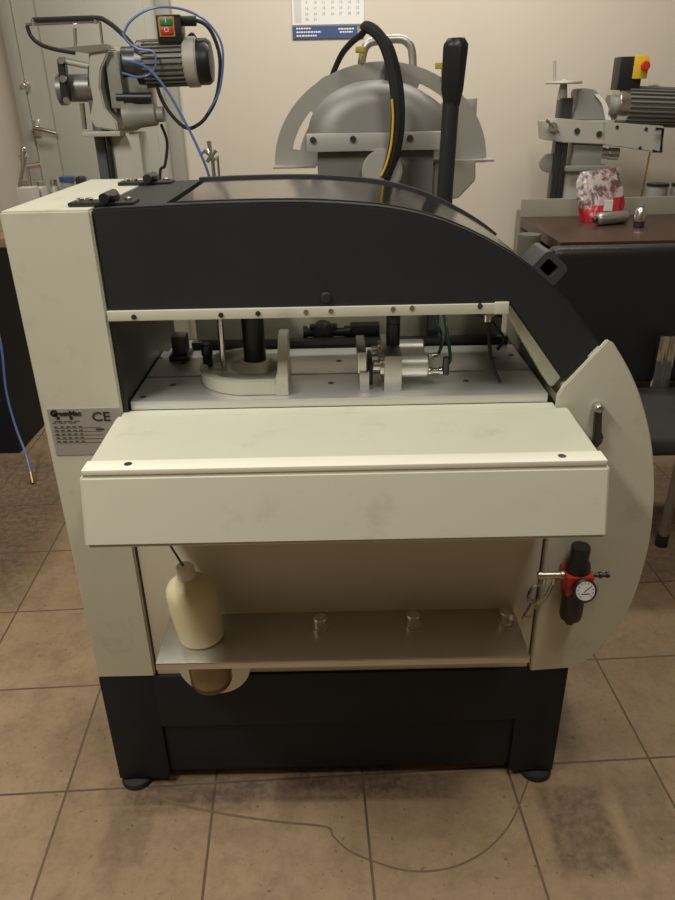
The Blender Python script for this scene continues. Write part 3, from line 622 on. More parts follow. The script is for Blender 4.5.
# motor: fins along the axis
def motor(p0, p1, r, name_parent, n=26, mt=MOTOR, depthY=0):
    d = (Vector(p1) - Vector(p0)).normalized(); q = d.to_track_quat('Z', 'Y'); Ln = (Vector(p1) - Vector(p0)).length
    m = MB().cyl(p0, p1, r * 0.88, n=36)
    for k in range(n):
        M = Matrix.Translation(p0) @ q.to_matrix().to_4x4() @ Matrix.Rotation(2 * PI * k / n, 4, 'Z')
        m.box(r * 0.85, r, -r * 0.035, r * 0.035, 0, Ln, M=M)
    return m.build('motor', mt, name_parent, 'dark grey finned motor')
rm = pxs(21, LY)
mo = motor(a(146, 64), a(187, 62.5), rm, lm)
MB().cyl(a(186, 62.5), a(199, 62), rm * 1.06, n=36, bev=0.004).build('motor_band', CASTL, mo)
MB().lathe(a(199, 62), (1, 0, 0.01), [(rm * 0.98, 0), (rm * 0.98, 0.028), (rm * 0.85, 0.040), (rm * 0.5, 0.044)], 30).build('fan_cover', BLACK, mo)
MB().cyl(a(124, 64), a(140, 64), rm * 0.72).cyl(a(139, 64), a(147, 64), rm * 0.98, bev=0.003).build('motor_flange', DSTEEL, mo)
def switchbox(par, x0, x1, z0, z1, yf, depth):
    b = MB().box(x0, x1, yf, yf + depth, z0, z1, 0.006).build('switch_box', BLACK, par)
    return b
sA, sB = a(158, 43, LY - 0.05), a(180, 14, LY - 0.05)
sb = switchbox(lm, sA.x, sB.x, sA.z, sB.z, LY - 0.05, 0.07)
fx0, fx1, fz0, fz1 = a(160, 38, LY - 0.05).x, a(176, 38, LY - 0.05).x, a(166, 37, LY - 0.05).z, a(166, 16.5, LY - 0.05).z
MB().box(fx0, fx1, LY - 0.055, LY - 0.049, fz0, fz1, 0.003).build('switch_frame', mat('dull_orange_plastic', (0.45, 0.24, 0.06, 1), 0.45), sb)
zc = (fz0 + fz1) / 2
MB().box(fx0 + 0.006, fx1 - 0.006, LY - 0.060, LY - 0.054, zc + 0.003, fz1 - 0.006, 0.002).build('start_button', GREEN, sb)
MB().box(fx0 + 0.006, fx1 - 0.006, LY - 0.060, LY - 0.054, fz0 + 0.006, zc - 0.002, 0.002).build('stop_button', RED, sb)
cm = (fx0 + fx1) / 2
MB().text('I', 0.022, face(cm, LY - 0.0605, zc + 0.010), align='CENTER').text('O', 0.020, face(cm, LY - 0.0605, fz0 + 0.012), align='CENTER').build('button_marks', WHITE, sb)
cab = [a(*q, LY - 0.02) for q in [(180, 21), (190, 20), (203, 23), (213, 35), (220, 60), (217, 95), (206, 117), (196, 126), (187, 128), (176, 120), (164, 104), (157, 86), (153, 66)]]
MB().tube(spline(cab, 6), 0.006, 8).tube([a(181, 21, LY - 0.02), a(196, 21, LY - 0.02)], 0.014, 10).build('power_cable', RUBBER, lm)
MB().tube(spline([a(186, 40), a(192, 34), (a(196, 40)), a(195, 46)], 6), 0.005, 8).build('cable_loop', RUBBER, lm)
MB().tube(spline([a(33, 20), a(60, 19), a(96, 18), (a(106, 21)), a(118, 30), a(133, 46), a(138, 60)], 6), 0.0075, 8).tube(spline([a(27, 26), a(31, 36), a(40, 44), a(54, 49), a(75, 53)], 6), 0.0065, 8).tube(spline([a(161, 124), a(167, 142), a(165, 165), a(160, 178), (a(158, 176).x, LY, 0.9)], 6), 0.005, 8).build('hose_bundle', RUBBER, lm)
MB().tube([a(26, 24.5), a(100, 21.5)], 0.0045, 8).tube([a(100, 21.5), a(103, 48)], 0.0045, 8).tube([a(33, 19), a(34, 26)], 0.008, 8).tube([a(95, 17), a(96, 24)], 0.006, 8).build('hose_support', STEEL, lm)
MB().tube(spline([a(*q, LY - 0.08) for q in [(123, 35), (130, 22), (145, 11), (162, 7), (185, 10), (206, 21), (220, 40), (223, 62), (219, 92), (208, 112)]], 6), 0.0035, 7).tube(spline([a(*q, LY - 0.09) for q in [(122, 33), (128, 42), (138, 49), (153, 52), (156, 64), (150, 74), (138, 77), (122, 73)]], 6), 0.0035, 7).tube(spline([a(*q, LY - 0.10) for q in [(122, 60), (140, 64), (152, 72), (168, 92), (184, 120), (198, 148), (209, 176), (212, 200)]], 6), 0.0042, 7).build('air_hose', BLUEH, lm, 'blue air hose')
# slim steel clamp stand the hose runs to
stx = a(211, 160, 2.45)
sd = thing('clamp_stand', 'small bright steel clamp stand with a blue hose behind the hood window', 'tool', (stx.x, 2.45, 0))
MB().cyl((stx.x + 0.005, 2.45, 0.02), (stx.x + 0.005, 2.45, a(211, 152, 2.45).z), 0.006).cyl((stx.x + 0.02, 2.46, 0.02), (stx.x + 0.02, 2.46, a(213, 156, 2.45).z), 0.004).lathe((stx.x + 0.01, 2.45, 0), (0, 0, 1), [(0.09, 0), (0.09, 0.02), (0.02, 0.025)], 24).build('stand_rod', STEEL, sd)
MB().tube([a(204, 150, 2.44), a(216, 160, 2.44)], 0.006, 8).tube([a(216, 150, 2.44), a(207, 162, 2.44)], 0.006, 8).tube([a(209, 141, 2.44), a(211, 158, 2.44)], 0.007, 8).build('clamp_jaws', STEEL, sd)
MB().tube(spline([a(200, 156, 2.44), a(204, 152, 2.44), a(210, 154, 2.44)], 5), 0.004, 8).build('hose_stub', BLUEH, sd)

# ------------------------------------------------------------------ mitre saw with round guard, back centre
SY = 2.30
def s(x, y, Y=None): return at(x, y, Y if Y else SY)
sw = thing('mitre_saw', 'grey sheet metal saw with half-round guard, cable bundle and black lever behind the hood', 'machine', (0.13, SY, 0))
cc = s(381, 165); RG = (s(488, 162).x - s(275, 166).x) / 2; GV = (s(378, 61).z - cc.z) / RG
def circ(cx, cz, r, a0, a1, n=40): return [(cx + r * math.cos(math.radians(a0 + (a1 - a0) * i / n)), cz + GV * r * math.sin(math.radians(a0 + (a1 - a0) * i / n))) for i in range(n + 1)]
slotL = circ(cc.x, cc.z, RG * 0.845, 140, 168, 12) + circ(cc.x, cc.z, RG * 0.775, 168, 140, 12)
slotR = circ(cc.x, cc.z, RG * 0.86, 47, 66, 10) + circ(cc.x, cc.z, RG * 0.80, 66, 47, 10)
MB().prism(circ(cc.x, cc.z, RG, 0, 180, 64), SY + 0.02, SY + 0.03, 0, 'XZ', holes=[slotL, slotR]).build('guard', GUARD, sw, 'half-round grey guard with two slots', ang=30)
for p, q in (((274, 166), (316, 164)), ((430, 160), (491, 158))):
    A, B = s(*p), s(*q); MB().box(A.x, B.x, SY - 0.05, SY + 0.03, A.z - 0.004, A.z + 0.002, 0.001).build('guard_lip', GUARD, sw)
# bulging inner cover: a deep half dome in front of the guard
dz = s(378, 133).z; dx = s(378, 100, SY - 0.05).x; rw = (s(446, 130).x - s(308, 130).x) / 2; rh = s(378, 79).z - dz
dome = MB(); b = dome.bm; rows = []
for j in range(13):
    t = j / 12 * PI / 2
    yy2 = SY + 0.018 - 0.10 * max(0.0, math.cos(t)) ** 0.8
    k = math.sin(t) if j else 0.0
    row = []
    for i in range(33):
        ph = PI * i / 32
        f = 0.55 + 0.45 * math.sin(t)
        row.append(b.verts.new((dx + rw * f * math.cos(ph) * (1 if j else 1), yy2, dz + rh * f * math.sin(ph))))
    rows.append(row)
for A, B in zip(rows, rows[1:]):
    for i in range(32): b.faces.new((A[i], A[i + 1], B[i + 1], B[i]))
b.faces.new(rows[0])
bmesh.ops.recalc_face_normals(b, faces=b.faces)
dome.build('blade_cover', mat('satin_grey_metal', (0.30, 0.295, 0.28, 1), 0.55, 0.5, var=0.08, dirt=((0.25, 0.24, 0.2, 1), 7, 0.6, 0.8, 0.4)), sw)
A, B = s(307, 152, SY - 0.10), s(449, 131, SY - 0.10)
cs = MB().box(A.x, B.x, SY - 0.11, SY - 0.09, A.z, B.z, 0.002).build('cover_strip', mat('light_grey_metal', (0.50, 0.49, 0.45, 1), 0.45, 0.5), sw)
for q in ((313, 140), (353, 139), (410, 138)):
    w0 = s(*q, SY - 0.11); MB().cyl((w0.x, SY - 0.116, w0.z), (w0.x, SY - 0.109, w0.z), 0.0085, n=18).build('strip_bolt', DSTEEL, cs)
# fixed body below
z1 = A.z - 0.001
MB().box(s(318, 160).x, s(430, 160).x, SY - 0.085, SY + 0.0, 0.9, z1, 0.004).box(-0.12, 0.42, 1.98, 2.55, 0.0, 0.98, 0.01).build('saw_base', mat('stained_grey_steel', (0.17, 0.16, 0.145, 1), 0.5, 0.4, var=0.3, scale=7), sw)
MB().cyl(s(382, 171, SY - 0.13), s(382, 171, SY - 0.08), pxs(20, SY), bev=0.006).build('saw_hub', GUARD, sw)
MB().prism(v2([(p.x, p.z) for p in [s(431, 162), s(472, 160), s(472, 178), s(455, 196), s(431, 197)]]), SY - 0.06, SY + 0.0, 0.003).build('side_block', mat('olive_grey_paint', (0.27, 0.25, 0.19, 1), 0.5), sw)
A, B = s(460, 125, SY + 0.04), s(477, 98, SY + 0.04)
MB().box(A.x, B.x, SY + 0.031, SY + 0.045, A.z, B.z, 0.002).box(A.x, A.x + 0.02, SY + 0.03, SY + 0.045, cc.z, A.z + 0.01).build('rear_tab', GUARD, sw)
MB().lathe(s(334, 100, SY + 0.031), (0, 1, 0), [(0.066, 0), (0.066, 0.10), (0.06, 0.11)], 30).build('rear_motor', GUARD, sw)
MB().tube(spline([s(*q, SY + 0.05) for q in [(360, 92), (362, 60), (368, 44), (384, 40), (400, 39), (408, 43), (412, 52), (413, 72), (413, 96)]], 6), 0.0115, 12).build('carry_handle', mat('dull_steel_tube', (0.55, 0.54, 0.50, 1), 0.42, 0.8), sw)
MB().box(s(384, 78).x, s(398, 78).x, SY - 0.02, SY + 0.02, s(390, 84).z, s(390, 62).z, 0.003).build('top_clip', DSTEEL, sw)
yw = SY - 0.15
cb = MB()
for k, (ox, oy) in enumerate([(0, 0), (4, 1), (8, 0), (3, -1), (6, 2)]):
    cb.tube(spline([s(x + ox * w, y + oy, yw + 0.012 * (k % 3)) for x, y, w in [(364, 28, 0.4), (371, 32, 0.7), (380, 42, 1), (387, 60, 1), (392, 84, 1), (394, 108, 1), (393, 135, 1), (389, 158, 0.9), (383, 178, 0.7)]], 6), 0.0085, 8)
cb.tube(spline([s(366, 28, yw + 0.01), s(362, 34, yw + 0.03), s(352, 42, SY - 0.05), s(342, 54, SY + 0.03), s(334, 71, SY + 0.06), s(330, 84, SY + 0.08)], 6), 0.0085, 8).tube(spline([s(*q, yw + 0.02) for q in [(362, 30), (366, 25), (374, 28), (382, 36), (388, 46)]], 5), 0.010, 8)
cb.build('cable_bundle', RUBBER, sw)
MB().tube(spline([s(*q, yw - 0.012) for q in [(392, 99), (393, 120), (391, 145), (386, 165), (381, 176)]], 6), 0.0032, 8).build('yellow_wire', YELLOW, sw, 'yellow wire')
for q in ((361, 50), (440, 66)):
    w0 = s(*q, SY + 0.03); MB().box(w0.x - 0.016, w0.x + 0.010, SY + 0.004, SY + 0.0195, w0.z - 0.008, w0.z + 0.008, 0.003).box(w0.x + 0.002, w0.x + 0.009, SY + 0.008, SY + 0.0195, w0.z - 0.03, w0.z).build('yellow_clip', mat('dull_yellow_plastic', (0.48, 0.36, 0.05, 1), 0.5), sw)
LV = 1.97
lv = MB().tube([s(443, 235, LV), s(445, 190, LV), s(451, 103, LV)], 0.0205, 16).build('lever', mat('black_blue_steel', (0.02, 0.021, 0.023, 1), 0.4), sw, 'black lever with a long grip')
gp = [s(451.5, 106, LV), s(452, 90, LV), s(455.5, 48, LV), s(456, 44, LV), s(456.2, 38, LV)]
MB().tube(gp, 0.025, 8, rs=[0.0205, 0.0285, 0.0315, 0.0305, 0.021]).build('grip', BLACK, lv)
w0 = s(459, 41, LV); MB().sphere((w0.x, LV - 0.021, w0.z), 0.0025).build('grip_pin', STEEL, lv)

# ------------------------------------------------------------------ bench at the right
ZB = 0.85
bl = 0.915
bn = thing('workbench', 'dark brown topped workbench with black frame against the right of the back wall', 'bench', (1.6, 3.35, 0))
MB().box(bl, 2.45, 2.985, 3.66, ZB - 0.045, ZB, 0.003).build('bench_top', WOODD, bn)
MB().box(bl + 0.03, 2.42, 3.03, 3.06, ZB - 0.14, ZB - 0.0455).box(bl + 0.03, 2.42, 3.60, 3.63, ZB - 0.14, ZB - 0.0455).build('bench_rail', BLACK, bn)
for x in (bl + 0.03, 2.36):
    for y in (3.03, 3.57): MB().box(x, x + 0.06, y, y + 0.06, 0, ZB - 0.0455, 0.004).build('bench_leg', BLACK, bn)
MB().box(bl, 2.44, 3.661, 3.678, ZB - 0.10, at(600, 198, 3.66).z, 0.002).build('back_board', mat('grey_olive_board', (0.27, 0.25, 0.20, 1), 0.6), bn, 'grey upstand board')
stt = thing('machine_stand', 'grey cabinet stand under the right-hand router, behind the bench upstand', 'stand', (1.7, 3.99, 0))
ZS = ZB - 0.05
MB().box(1.04, 2.44, 3.72, 4.27, 0.06, ZS, 0.004).build('stand_body', CASTG, stt)
MB().box(1.08, 2.40, 3.76, 4.24, 0.0, 0.06).build('stand_plinth', BLACK, stt)
MB().box(bl + 0.12, 2.3, 3.10, 3.55, 0.02, 0.60, 0.01).box(bl + 0.14, 2.28, 3.12, 3.5, 0, 0.02).build('bench_cabinet', BLACK, bn)
p = at(530, 240, Y=3.2)
one(MB().lathe((0.845, 3.2, 0.0), (0, 0, 1), [(0.045, 0), (0.047, 0.01), (0.048, at(531, 234, Y=3.2).z - 0.01), (0.045, at(531, 234, Y=3.2).z), (0.03, at(531, 234, Y=3.2).z - 0.002)], 24), 'paper_roll', mat('grey_card', (0.13, 0.12, 0.095, 1), 0.7), 'grey card tube standing on the floor left of the brown workbench', 'tube')

# router on the bench
RYY = 3.95
def r(x, y, Y=None): return at(x, y, Y if Y else RYY)
rt = thing('bench_router', 'grey router with handwheel and red stop button rising behind the brown workbench', 'machine', (r(575, 190).x, RYY, ZS))
w0, w1 = r(552, 160).x, r(565, 160).x
sc = r(565, 98).z
MB().box(w0, w1, RYY - 0.03, RYY + 0.03, ZS, r(560, 98).z, 0.003).box(w0 + 0.012, w0 + 0.022, RYY - 0.036, RYY - 0.03, ZS, sc).box(w0 + 0.036, w0 + 0.046, RYY - 0.036, RYY - 0.03, ZS, sc).build('slide_column', DSTEEL, rt)
MB().box(r(563, 180).x, r(585, 180).x, RYY - 0.02, RYY + 0.10, ZS, r(575, 166).z, 0.006).build('pedestal', CASTL, rt)
MB().cyl((r(563, 90).x, RYY, r(563, 100).z), (r(563, 90).x, RYY, r(563, 83).z), 0.026, 0.016).lathe((r(563, 90).x, RYY, r(563, 84).z), (0, 0, 1), [(0.085, 0), (0.088, 0.005), (0.085, 0.012), (0.02, 0.016), (0.016, 0.022)], 32).cyl((r(553, 82).x, RYY - 0.03, r(553, 83).z), (r(553, 60).x, RYY - 0.03, r(553, 61).z), 0.0075).build('handwheel', CASTL, rt)
MB().prism(v2([(p.x, p.z) for p in spline([r(571, 120), r(576, 106), r(577, 90), r(590, 89), r(596, 92), r(604, 102), r(608, 120)], 4)]), RYY - 0.02, RYY + 0.09, 0.004).build('arch_housing', CASTG, rt)
MB().prism(v2([(p.x, p.z) for p in spline([r(595, 95, RYY - 0.03), r(602, 104, RYY - 0.03), r(606, 120, RYY - 0.03)], 5)] + [(p.x, p.z) for p in spline([r(611, 120, RYY - 0.03), r(607, 104, RYY - 0.03), r(599, 94, RYY - 0.03)], 5)]), RYY - 0.03, RYY - 0.018).build('scale_arc', WHITE, rt)
MB().prism(v2([(p.x, p.z) for p in [r(540, 121), r(556, 118), r(606, 122), r(606, 144), r(560, 142), r(541, 139)]]), RYY - 0.06, RYY + 0.05, 0.003).build('slide_bracket', CASTL, rt)
MB().cyl(r(553, 127, RYY - 0.09), r(553, 127, RYY - 0.058), 0.022).cyl(r(546, 120, RYY - 0.085), r(559, 133, RYY - 0.085), 0.007).build('clamp_lever', STEEL, rt)
for q in ((577, 131), (599, 134)):
    w = r(*q, RYY - 0.06); MB().cyl((w.x, RYY - 0.065, w.z), (w.x, RYY - 0.055, w.z), 0.014).build('bracket_bolt', DSTEEL, rt)
fpz = MB().prism(v2([(p.x, p.z) for p in [r(605, 122, RYY - 0.09), r(664, 126, RYY - 0.09), r(662, 153, RYY - 0.09), r(605, 145, RYY - 0.09)]]), RYY - 0.09, RYY - 0.05, 0.003).build('front_plate', CASTL, rt)
MB().tube([r(656, 129, RYY - 0.11), r(663, 129, RYY - 0.11), r(661, 152, RYY - 0.11), r(653, 151, RYY - 0.11)], 0.008, 8).build('plate_handle', BLACK, fpz)
for q in ((617, 127), (646, 129), (640, 148)):
    w = r(*q, RYY - 0.09); MB().cyl((w.x, RYY - 0.094, w.z), (w.x, RYY - 0.088, w.z), 0.008).build('plate_screw', DSTEEL, fpz)
MB().box(r(571, 150).x, r(600, 150).x, RYY - 0.04, RYY + 0.06, r(585, 167).z, r(585, 143).z, 0.008).box(r(563, 165).x, r(606, 165).x, RYY - 0.06, RYY + 0.08, r(585, 170).z, r(585, 165).z, 0.003).build('gear_housing', CASTG, rt)
MB().lathe(r(601, 153, RYY - 0.03), (1, 0, -0.05), [(0.026, 0), (0.026, 0.035), (0.030, 0.036), (0.030, 0.085), (0.02, 0.09)], 20).build('spindle_nose', STEEL, rt)
MB().lathe(r(548, 163, RYY + 0.02), (0, -1, 0), [(0.045, 0), (0.045, 0.025), (0.02, 0.03)], 24).cyl(r(548, 163, RYY + 0.01), r(556, 163, RYY + 0.01), 0.01).build('side_disc', CASTG, rt)
rr = pxs(18.5, RYY)
MB().cyl(r(607, 106), r(616, 106), rr * 0.55).build('motor_neck', CASTG, rt)
mr_ = motor(r(624, 106), r(715, 109), rr, rt)
MB().cyl(r(614, 106), r(625, 106), rr * 0.95, bev=0.005).build('motor_flange', STEEL, mr_)
A, B = r(617, 90, RYY - 0.05), r(648, 56, RYY - 0.05)
sb = switchbox(rt, A.x, B.x - 0.015, A.z, B.z, RYY - 0.05, 0.10)
A, B = r(632, 79, RYY - 0.056), r(650, 55, RYY - 0.056)
MB().box(A.x, B.x, RYY - 0.062, RYY - 0.049, A.z, B.z, 0.004).build('switch_plate', YELLOW, sb)
w = r(644, 66, RYY - 0.062); MB().lathe((w.x, RYY - 0.062, w.z), (0, -1, 0), [(0.012, 0), (0.012, 0.012), (0.021, 0.013), (0.022, 0.022), (0.018, 0.027), (0.006, 0.028)], 24).build('stop_button', RED, sb)
MB().tube(spline([r(649, 86), r(656, 85), r(661, 88), (r(661, 93))], 5), 0.006, 8).build('switch_cable', CASTL, rt)
MB().tube([r(650, 152, RYY - 0.06), (r(640, 199, RYY - 0.06).x, RYY - 0.06, ZS)], 0.005, 8).build('brass_rod', BRASS, rt)

# bag and cans on the bench
def bag():
    cx, cyy = at(603, 205, Y=3.48).x, 3.50
    m = MB(); b = m.bm; rows = []
    ztop = at(603, 171, Y=3.50).z; hh = ztop - ZB
    n = 36; L_ = 15
    for j in range(L_ + 1):
        t = j / L_
        w = 0.100 * (0.92 + 0.12 * math.sin(t * PI)) * (1 - 0.06 * t); d = 0.062 * (1 - t) ** 0.6 + 0.004
        row = []
        for i in range(n):
            an = 2 * PI * i / n
            wr = 1 + 0.10 * math.sin(5 * an + 7 * t) * (0.3 + t) + 0.06 * math.sin(11 * an - 9 * t)
            row.append(b.verts.new((cx + w * math.cos(an) * wr - 0.02 * (t - 0.3), cyy + d * math.sin(an) * wr + 0.05 * t, ZB + 0.001 + hh * t * (1 + 0.04 * math.cos(an) * t))))
        rows.append(row)
    for j, (A, B) in enumerate(zip(rows, rows[1:])):
        for i in range(n):
            f = b.faces.new((A[i], A[(i + 1) % n], B[(i + 1) % n], B[i])); cz = (A[i].co.z + B[i].co.z) / 2 - ZB - 0.30 * (A[i].co.x - cx); f.material_index = 0 if 0.004 < cz < 0.085 else 1
    b.faces.new(rows[0][::-1]); b.faces.new(rows[-1])
    return m
BAGR = mat('red_plastic_film', (0.42, 0.02, 0.03, 1), 0.25, var=0.2, bump=0.6, bscale=40)
BAGW = mat('pale_plastic_film', (0.42, 0.36, 0.33, 1), 0.22, var=0.2, bump=0.8, bscale=35, dirt=((0.10, 0.035, 0.035, 1), 16, 0.47, 0.55, 0.9))
bagm = bag()
bg = thing('plastic_bag', 'crumpled red and clear plastic bag standing on the brown workbench', 'bag', (at(603, 205, Y=3.48).x, 3.50, ZB))
bagm.build('bag_film', [BAGR, BAGW], bg)
gw = at(609, 206, Y=3.43)
MB().box(gw.x - 0.018, gw.x + 0.018, 3.434, 3.446, gw.z - 0.022, gw.z + 0.024, M=None).build('bag_print', WHITE, bg, 'white printed patch')
CANM = mat('grey_metal_can', (0.38, 0.36, 0.33, 1), 0.35, 0.7, var=0.15)
A = at(597, 217, Z=ZB + 0.03); B = at(630, 208, Z=ZB + 0.03)
A.y, B.y = 3.36, 3.42; A.x, B.x = at(597, 217, 3.36).x, at(631, 209, 3.42).x; A.z = B.z = ZB + 0.0285
d = (B - A).normalized()
cn = thing('spray_can', 'long grey metal can lying in front of the red bag', 'can', (A.x, A.y, ZB))
MB().lathe((A.x, A.y, ZB + 0.0285), d, [(0.010, -0.002), (0.022, 0.004), (0.028, 0.014), (0.028, 0.15), (0.024, 0.158)], 24).build('can_body', CANM, cn)
MB().lathe((A.x, A.y, ZB + 0.0285), -d, [(0.009, -0.004), (0.014, 0.004), (0.014, 0.016), (0.009, 0.020)], 18).build('nozzle', DSTEEL, cn)
A = at(638.5, 227, Z=ZB)
cn = thing('metal_flask', 'short silver metal flask standing alone to the right of red bag', 'flask', (A.x, A.y, ZB))
fl_ = MB().lathe((A.x, A.y, ZB + 0.022), (0, 0, 1), [(0.022, 0), (0.026, 0.004), (0.026, 0.048), (0.020, 0.058), (0.012, 0.062), (0.012, 0.070), (0.008, 0.072)], 24).build('flask_body', STEEL, cn)
MB().lathe((A.x, A.y, ZB), (0, 0, 1), [(0.020, 0), (0.023, 0.003), (0.023, 0.021)], 24).build('flask_base', DSTEEL, cn)
for (px, lab) in ((657, 'dark rimmed grey tin behind the bench upstand beside the thin brass rod'), (682, 'dark tin cut off by the right edge of photo, behind the bench upstand')):
    c = at(px, 190, Y=3.80); 
    t = thing('tin', lab, 'tin', (c.x, 3.80, ZS), 'tins on the grey stand')
    zt = at(px, 183, Y=3.80).z
    MB().cyl((c.x, 3.80, ZS), (c.x, 3.80, zt - 0.012), 0.050, n=28).build('tin_body', mat('grey_label', (0.30, 0.29, 0.25, 1), 0.5), t)
    MB().lathe((c.x, 3.80, zt - 0.013), (0, 0, 1), [(0.053, 0), (0.053, 0.012), (0.048, 0.013)], 28).build('tin_lid', BLACK, t)

# ------------------------------------------------------------------ chair
CX = 1.045
ch = thing('office_chair', 'black leather chair with chrome bracket and dark seat right of the machine', 'chair', (CX, 2.1, 0))
def cushion(x0, x1, y0, y1, z0, z1, bev, M=None): return MB().box(x0, x1, y0, y1, z0, z1, bev, 5, M)
Mb = Matrix.Translation((CX, 2.41, 0.465)) @ Matrix.Rotation(math.radians(-6), 4, 'X')
zt = at(640, 246, Y=2.42).z
bk = cushion(-0.325, 0.325, -0.04, 0.05, 0.0, zt - 0.465, 0.035, Mb)
bk.build('backrest', LEATHER, ch)
MB().box(CX - 0.30, CX + 0.30, 1.93, 2.36, 0.405, 0.47, 0.028, 4).build('seat', SEATM, ch)
c = at(664, 356, Y=2.34)
MB().box(c.x - 0.030, c.x - 0.006, 2.325, 2.345, 0.44, c.z + 0.075, 0.006).box(c.x + 0.006, c.x + 0.030, 2.325, 2.345, 0.44, c.z + 0.075, 0.006).box(c.x - 0.02, c.x + 0.02, 2.335, 2.35, 0.44, c.z + 0.07).build('back_bracket', CHROME, ch)
lt, lb = at(683, 452, Y=1.98), at(661, 545, Z=0.0)
LEGM = mat('dull_grey_tube', (0.40, 0.38, 0.35, 1), 0.35, 0.7)
for (tx_, ty_, bx_, by_) in ((lt.x, 1.985, lb.x, lb.y), (CX + 0.26, 2.0, CX + 0.29, 1.97), (CX - 0.20, 2.32, CX - 0.24, 2.44), (CX + 0.22, 2.32, CX + 0.26, 2.44)):
    lg = MB().tube([(tx_, ty_, 0.412), (bx_, by_, 0.03)], 0.015, 12).build('leg', LEGM, ch)
    MB().lathe((bx_, by_, 0.0), (0, 0, 1), [(0.020, 0), (0.021, 0.006), (0.019, 0.045), (0.015, 0.048)], 18).build('foot_cap', RUBBER, lg)
MB().box(CX - 0.22, CX + 0.24, 2.31, 2.335, 0.385, 0.41, 0.003).build('seat_bar', BLACK, ch)

# ------------------------------------------------------------------ desk and clutter, back left
ZD = 0.93
dk = thing('side_desk', 'black desk with brown top at the left edge of the photo', 'desk', (-1.7, 3.2, 0))
MB().box(-2.30, -0.98, 2.86, 3.60, ZD - 0.035, ZD, 0.003).build('desk_top', WOODL, dk)
MB().box(-2.28, -1.405, 2.89, 3.58, 0.0, ZD - 0.0355, 0.004).build('desk_cabinet', BLACKP, dk)
MB().box(-1.06, -1.01, 3.50, 3.55, 0.0, ZD - 0.0355, 0.004).build('desk_leg', BLACK, dk)
MB().box(-1.46, -1.43, 2.880, 2.8895, 0.25, 0.85, 0.002).box(-1.70, -1.42, 2.880, 2.8895, 0.66, 0.675, 0.002).build('desk_trim', DSTEEL, dk)
# blue hose hanging down in front of the desk, brass tip
hp_ = [at(0, 340, Y=2.74), at(6, 390, Y=2.74), at(15, 425, Y=2.72), at(25, 452, Y=2.68), at(31, 474, Y=2.62)]
hz2 = thing('air_line', 'blue air line with brass tip hanging down in front of the black desk', 'hose', (hp_[-1].x, 2.62, 0.02))
h0 = hp_[0]
MB().tube(spline([(h0.x - 0.07, 2.845, ZD + 0.006), (h0.x - 0.055, 2.815, ZD - 0.01), (h0.x - 0.03, 2.78, 0.80)] + hp_, 6), 0.0045, 8).tube(spline([(h0.x - 0.07, 2.845, ZD + 0.006), (h0.x - 0.12, 2.95, ZD + 0.005), (h0.x - 0.3, 3.05, ZD + 0.005)], 6), 0.0045, 8).build('hose', BLUEH, hz2)
q0, q1 = at(30.5, 472, Y=2.623), at(33, 483, Y=2.60)
MB().cyl(q0, q1, 0.009, n=12).build('hose_tip', BRASS, hz2)

def onDesk(px, Y): return at(px, 190, Y=Y).x
def zpx(px, py, Y): return at(px, py, Y=Y).z
BT = mat('frosted_plastic', (0.42, 0.40, 0.35, 1), 0.35, var=0.08)
def carton(x0p, x1p, yt, Y, lab):
    t = one(MB().box(onDesk(x0p, Y), onDesk(x1p, Y), Y, Y + 0.07, ZD, zpx((x0p + x1p) / 2, yt, Y), 0.003), 'carton', mat('grey_white_card', (0.50, 0.48, 0.44, 1), 0.6), lab, 'carton', 'cartons on the desk')
carton(16, 32, 188, 3.00, 'wide grey-white carton at the front left of the brown desk')
carton(33, 41, 188, 3.10, 'narrow grey-white carton right of the wide carton on brown desk')
def vial(px, yt, Y, rad, bodym, capm, lab, capr=0.6):
    x = onDesk(px, Y); zt = zpx(px, yt, Y)
    t = thing('small_bottle', lab, 'bottle', (x, Y, ZD), 'small bottles on the desk')
    MB().lathe((x, Y, ZD), (0, 0, 1), [(rad, 0), (rad, zt - ZD - 0.04), (rad * capr, zt - ZD - 0.028), (rad * capr, zt - ZD - 0.02)], 20).build('bottle_body', bodym, t)
    MB().lathe((x, Y, zt - 0.022), (0, 0, 1), [(rad * capr * 1.15, 0), (rad * capr * 1.15, 0.02), (rad * capr * 0.8, 0.022)], 20).build('bottle_cap', capm, t)
vial(26, 180, 3.16, 0.018, DSTEEL, STEEL, 'dark metal bottle with bright cap behind the wide carton')
vial(42, 181, 3.20, 0.022, BT, CASTG, 'frosted bottle behind the narrow carton on the desk')
vial(55, 179, 3.22, 0.022, BT, STEEL, 'frosted bottle with steel cap left of the blue capped bottle')
vial(69, 176, 3.22, 0.028, BT, BLUEP, 'pale bottle with flat blue cap on the brown desk', 0.98)
x = onDesk(88, 3.18) - 0.03
tg = one(MB().box(-1.075, -1.00, 3.16, 3.24, ZD, ZD + 0.03, 0.01).box(-1.06, -1.02, 3.18, 3.22, ZD + 0.02, zpx(88, 176, 3.2), 0.01), 'black_knob', BLACK, 'small black clamp block at the right end of the brown desk', 'block')
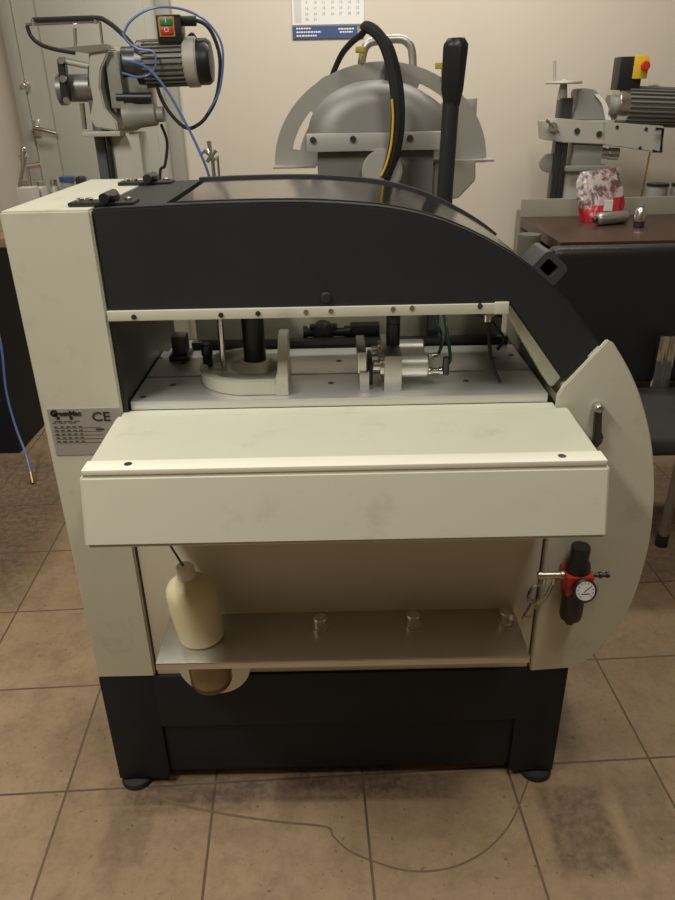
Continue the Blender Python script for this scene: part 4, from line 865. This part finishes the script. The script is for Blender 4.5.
# hand tool standing up on the desk
tt = thing('riveting_tool', 'bright steel long-armed hand tool standing up on the desk before the grey door', 'tool', (onDesk(24, 3.3), 3.3, ZD))
MB().tube([(onDesk(19.5, 3.3), 3.3, ZD), at(20, 185, 3.3), at(23, 167, 3.3), at(24, 158, 3.3)], 0.008, 8).tube([(onDesk(32, 3.3), 3.3, ZD), at(31, 185, 3.3), at(28, 167, 3.3), at(25, 158, 3.3)], 0.008, 8).build('tool_arms', STEEL, tt)
MB().cyl(at(24, 165, 3.3), at(23.5, 150, 3.3), 0.013).cyl(at(20, 158, 3.3), at(28, 156, 3.3), 0.010).sphere(at(23.5, 149, 3.3), 0.012).tube([at(27, 166, 3.3), at(41, 164, 3.3)], 0.012, 10).build('tool_head', STEEL, tt)

# ------------------------------------------------------------------ calendar on the back wall
CY = Y1 - 0.004
cA, cB = at(292.5, 24, CY), at(364, 23, CY); cz0 = at(328, 38.5, CY).z; czm = at(328, 25.5, CY).z
cal = thing('wall_calendar', 'white wall calendar with blue footer hanging above the saw', 'calendar', ((cA.x + cB.x) / 2, CY, cz0))
zt = czm + 0.26
pg = MB().box(cA.x, cB.x, CY - 0.003, CY + 0.002, czm, zt).build('calendar_page', PAPER, cal)
wd = cB.x - cA.x
tl = MB().box(cA.x - 0.001, cB.x - 0.002, CY - 0.005, CY + 0.002, cz0, czm - 0.001); tl.mi = 1
for (x0, x1, zf) in [(0.05, 0.26, 0.80), (0.05, 0.40, 0.52), (0.05, 0.34, 0.24), (0.64, 0.86, 0.72), (0.66, 0.84, 0.48)]:
    x = x0
    while x < x1:
        w2 = 0.02 + 0.02 * random.random(); z = cz0 + (czm - cz0) * zf
        tl.box(cA.x + wd * x, cA.x + wd * min(x + w2, x1), CY - 0.0056, CY - 0.0049, z - 0.0035, z + 0.0035); x += w2 + 0.008
tl.build('calendar_footer', [BLUEP, PAPER], cal)
MB().box(cA.x, cB.x, CY - 0.0065, CY - 0.003, czm - 0.003, czm + 0.005).build('page_edge', GINK, cal)
wd = cB.x - cA.x
num = MB()
for rI, row in enumerate([range(30, 32), range(23, 30), range(16, 23), range(9, 16), range(2, 9)]):
    for cI, nn in enumerate(row):
        num.text(str(nn), 0.017, face(cA.x + wd * (0.205 + 0.118 * cI), CY - 0.0034, czm + 0.022 + 0.0245 * rI), 0.0002, align='CENTER')
num.build('page_numbers', GINK, pg)
MB().box(cA.x + wd * 0.03, cA.x + wd * 0.13, CY - 0.0035, CY - 0.003, czm + 0.012, zt - 0.01).build('week_column', mat('pale_grey_print', (0.62, 0.61, 0.60, 1), 0.7), pg)
MB().box(cA.x + wd * 0.905, cA.x + wd * 0.985, CY - 0.0058, CY - 0.0049, cz0 + 0.006, czm - 0.006).build('footer_patch', PLATE, cal)
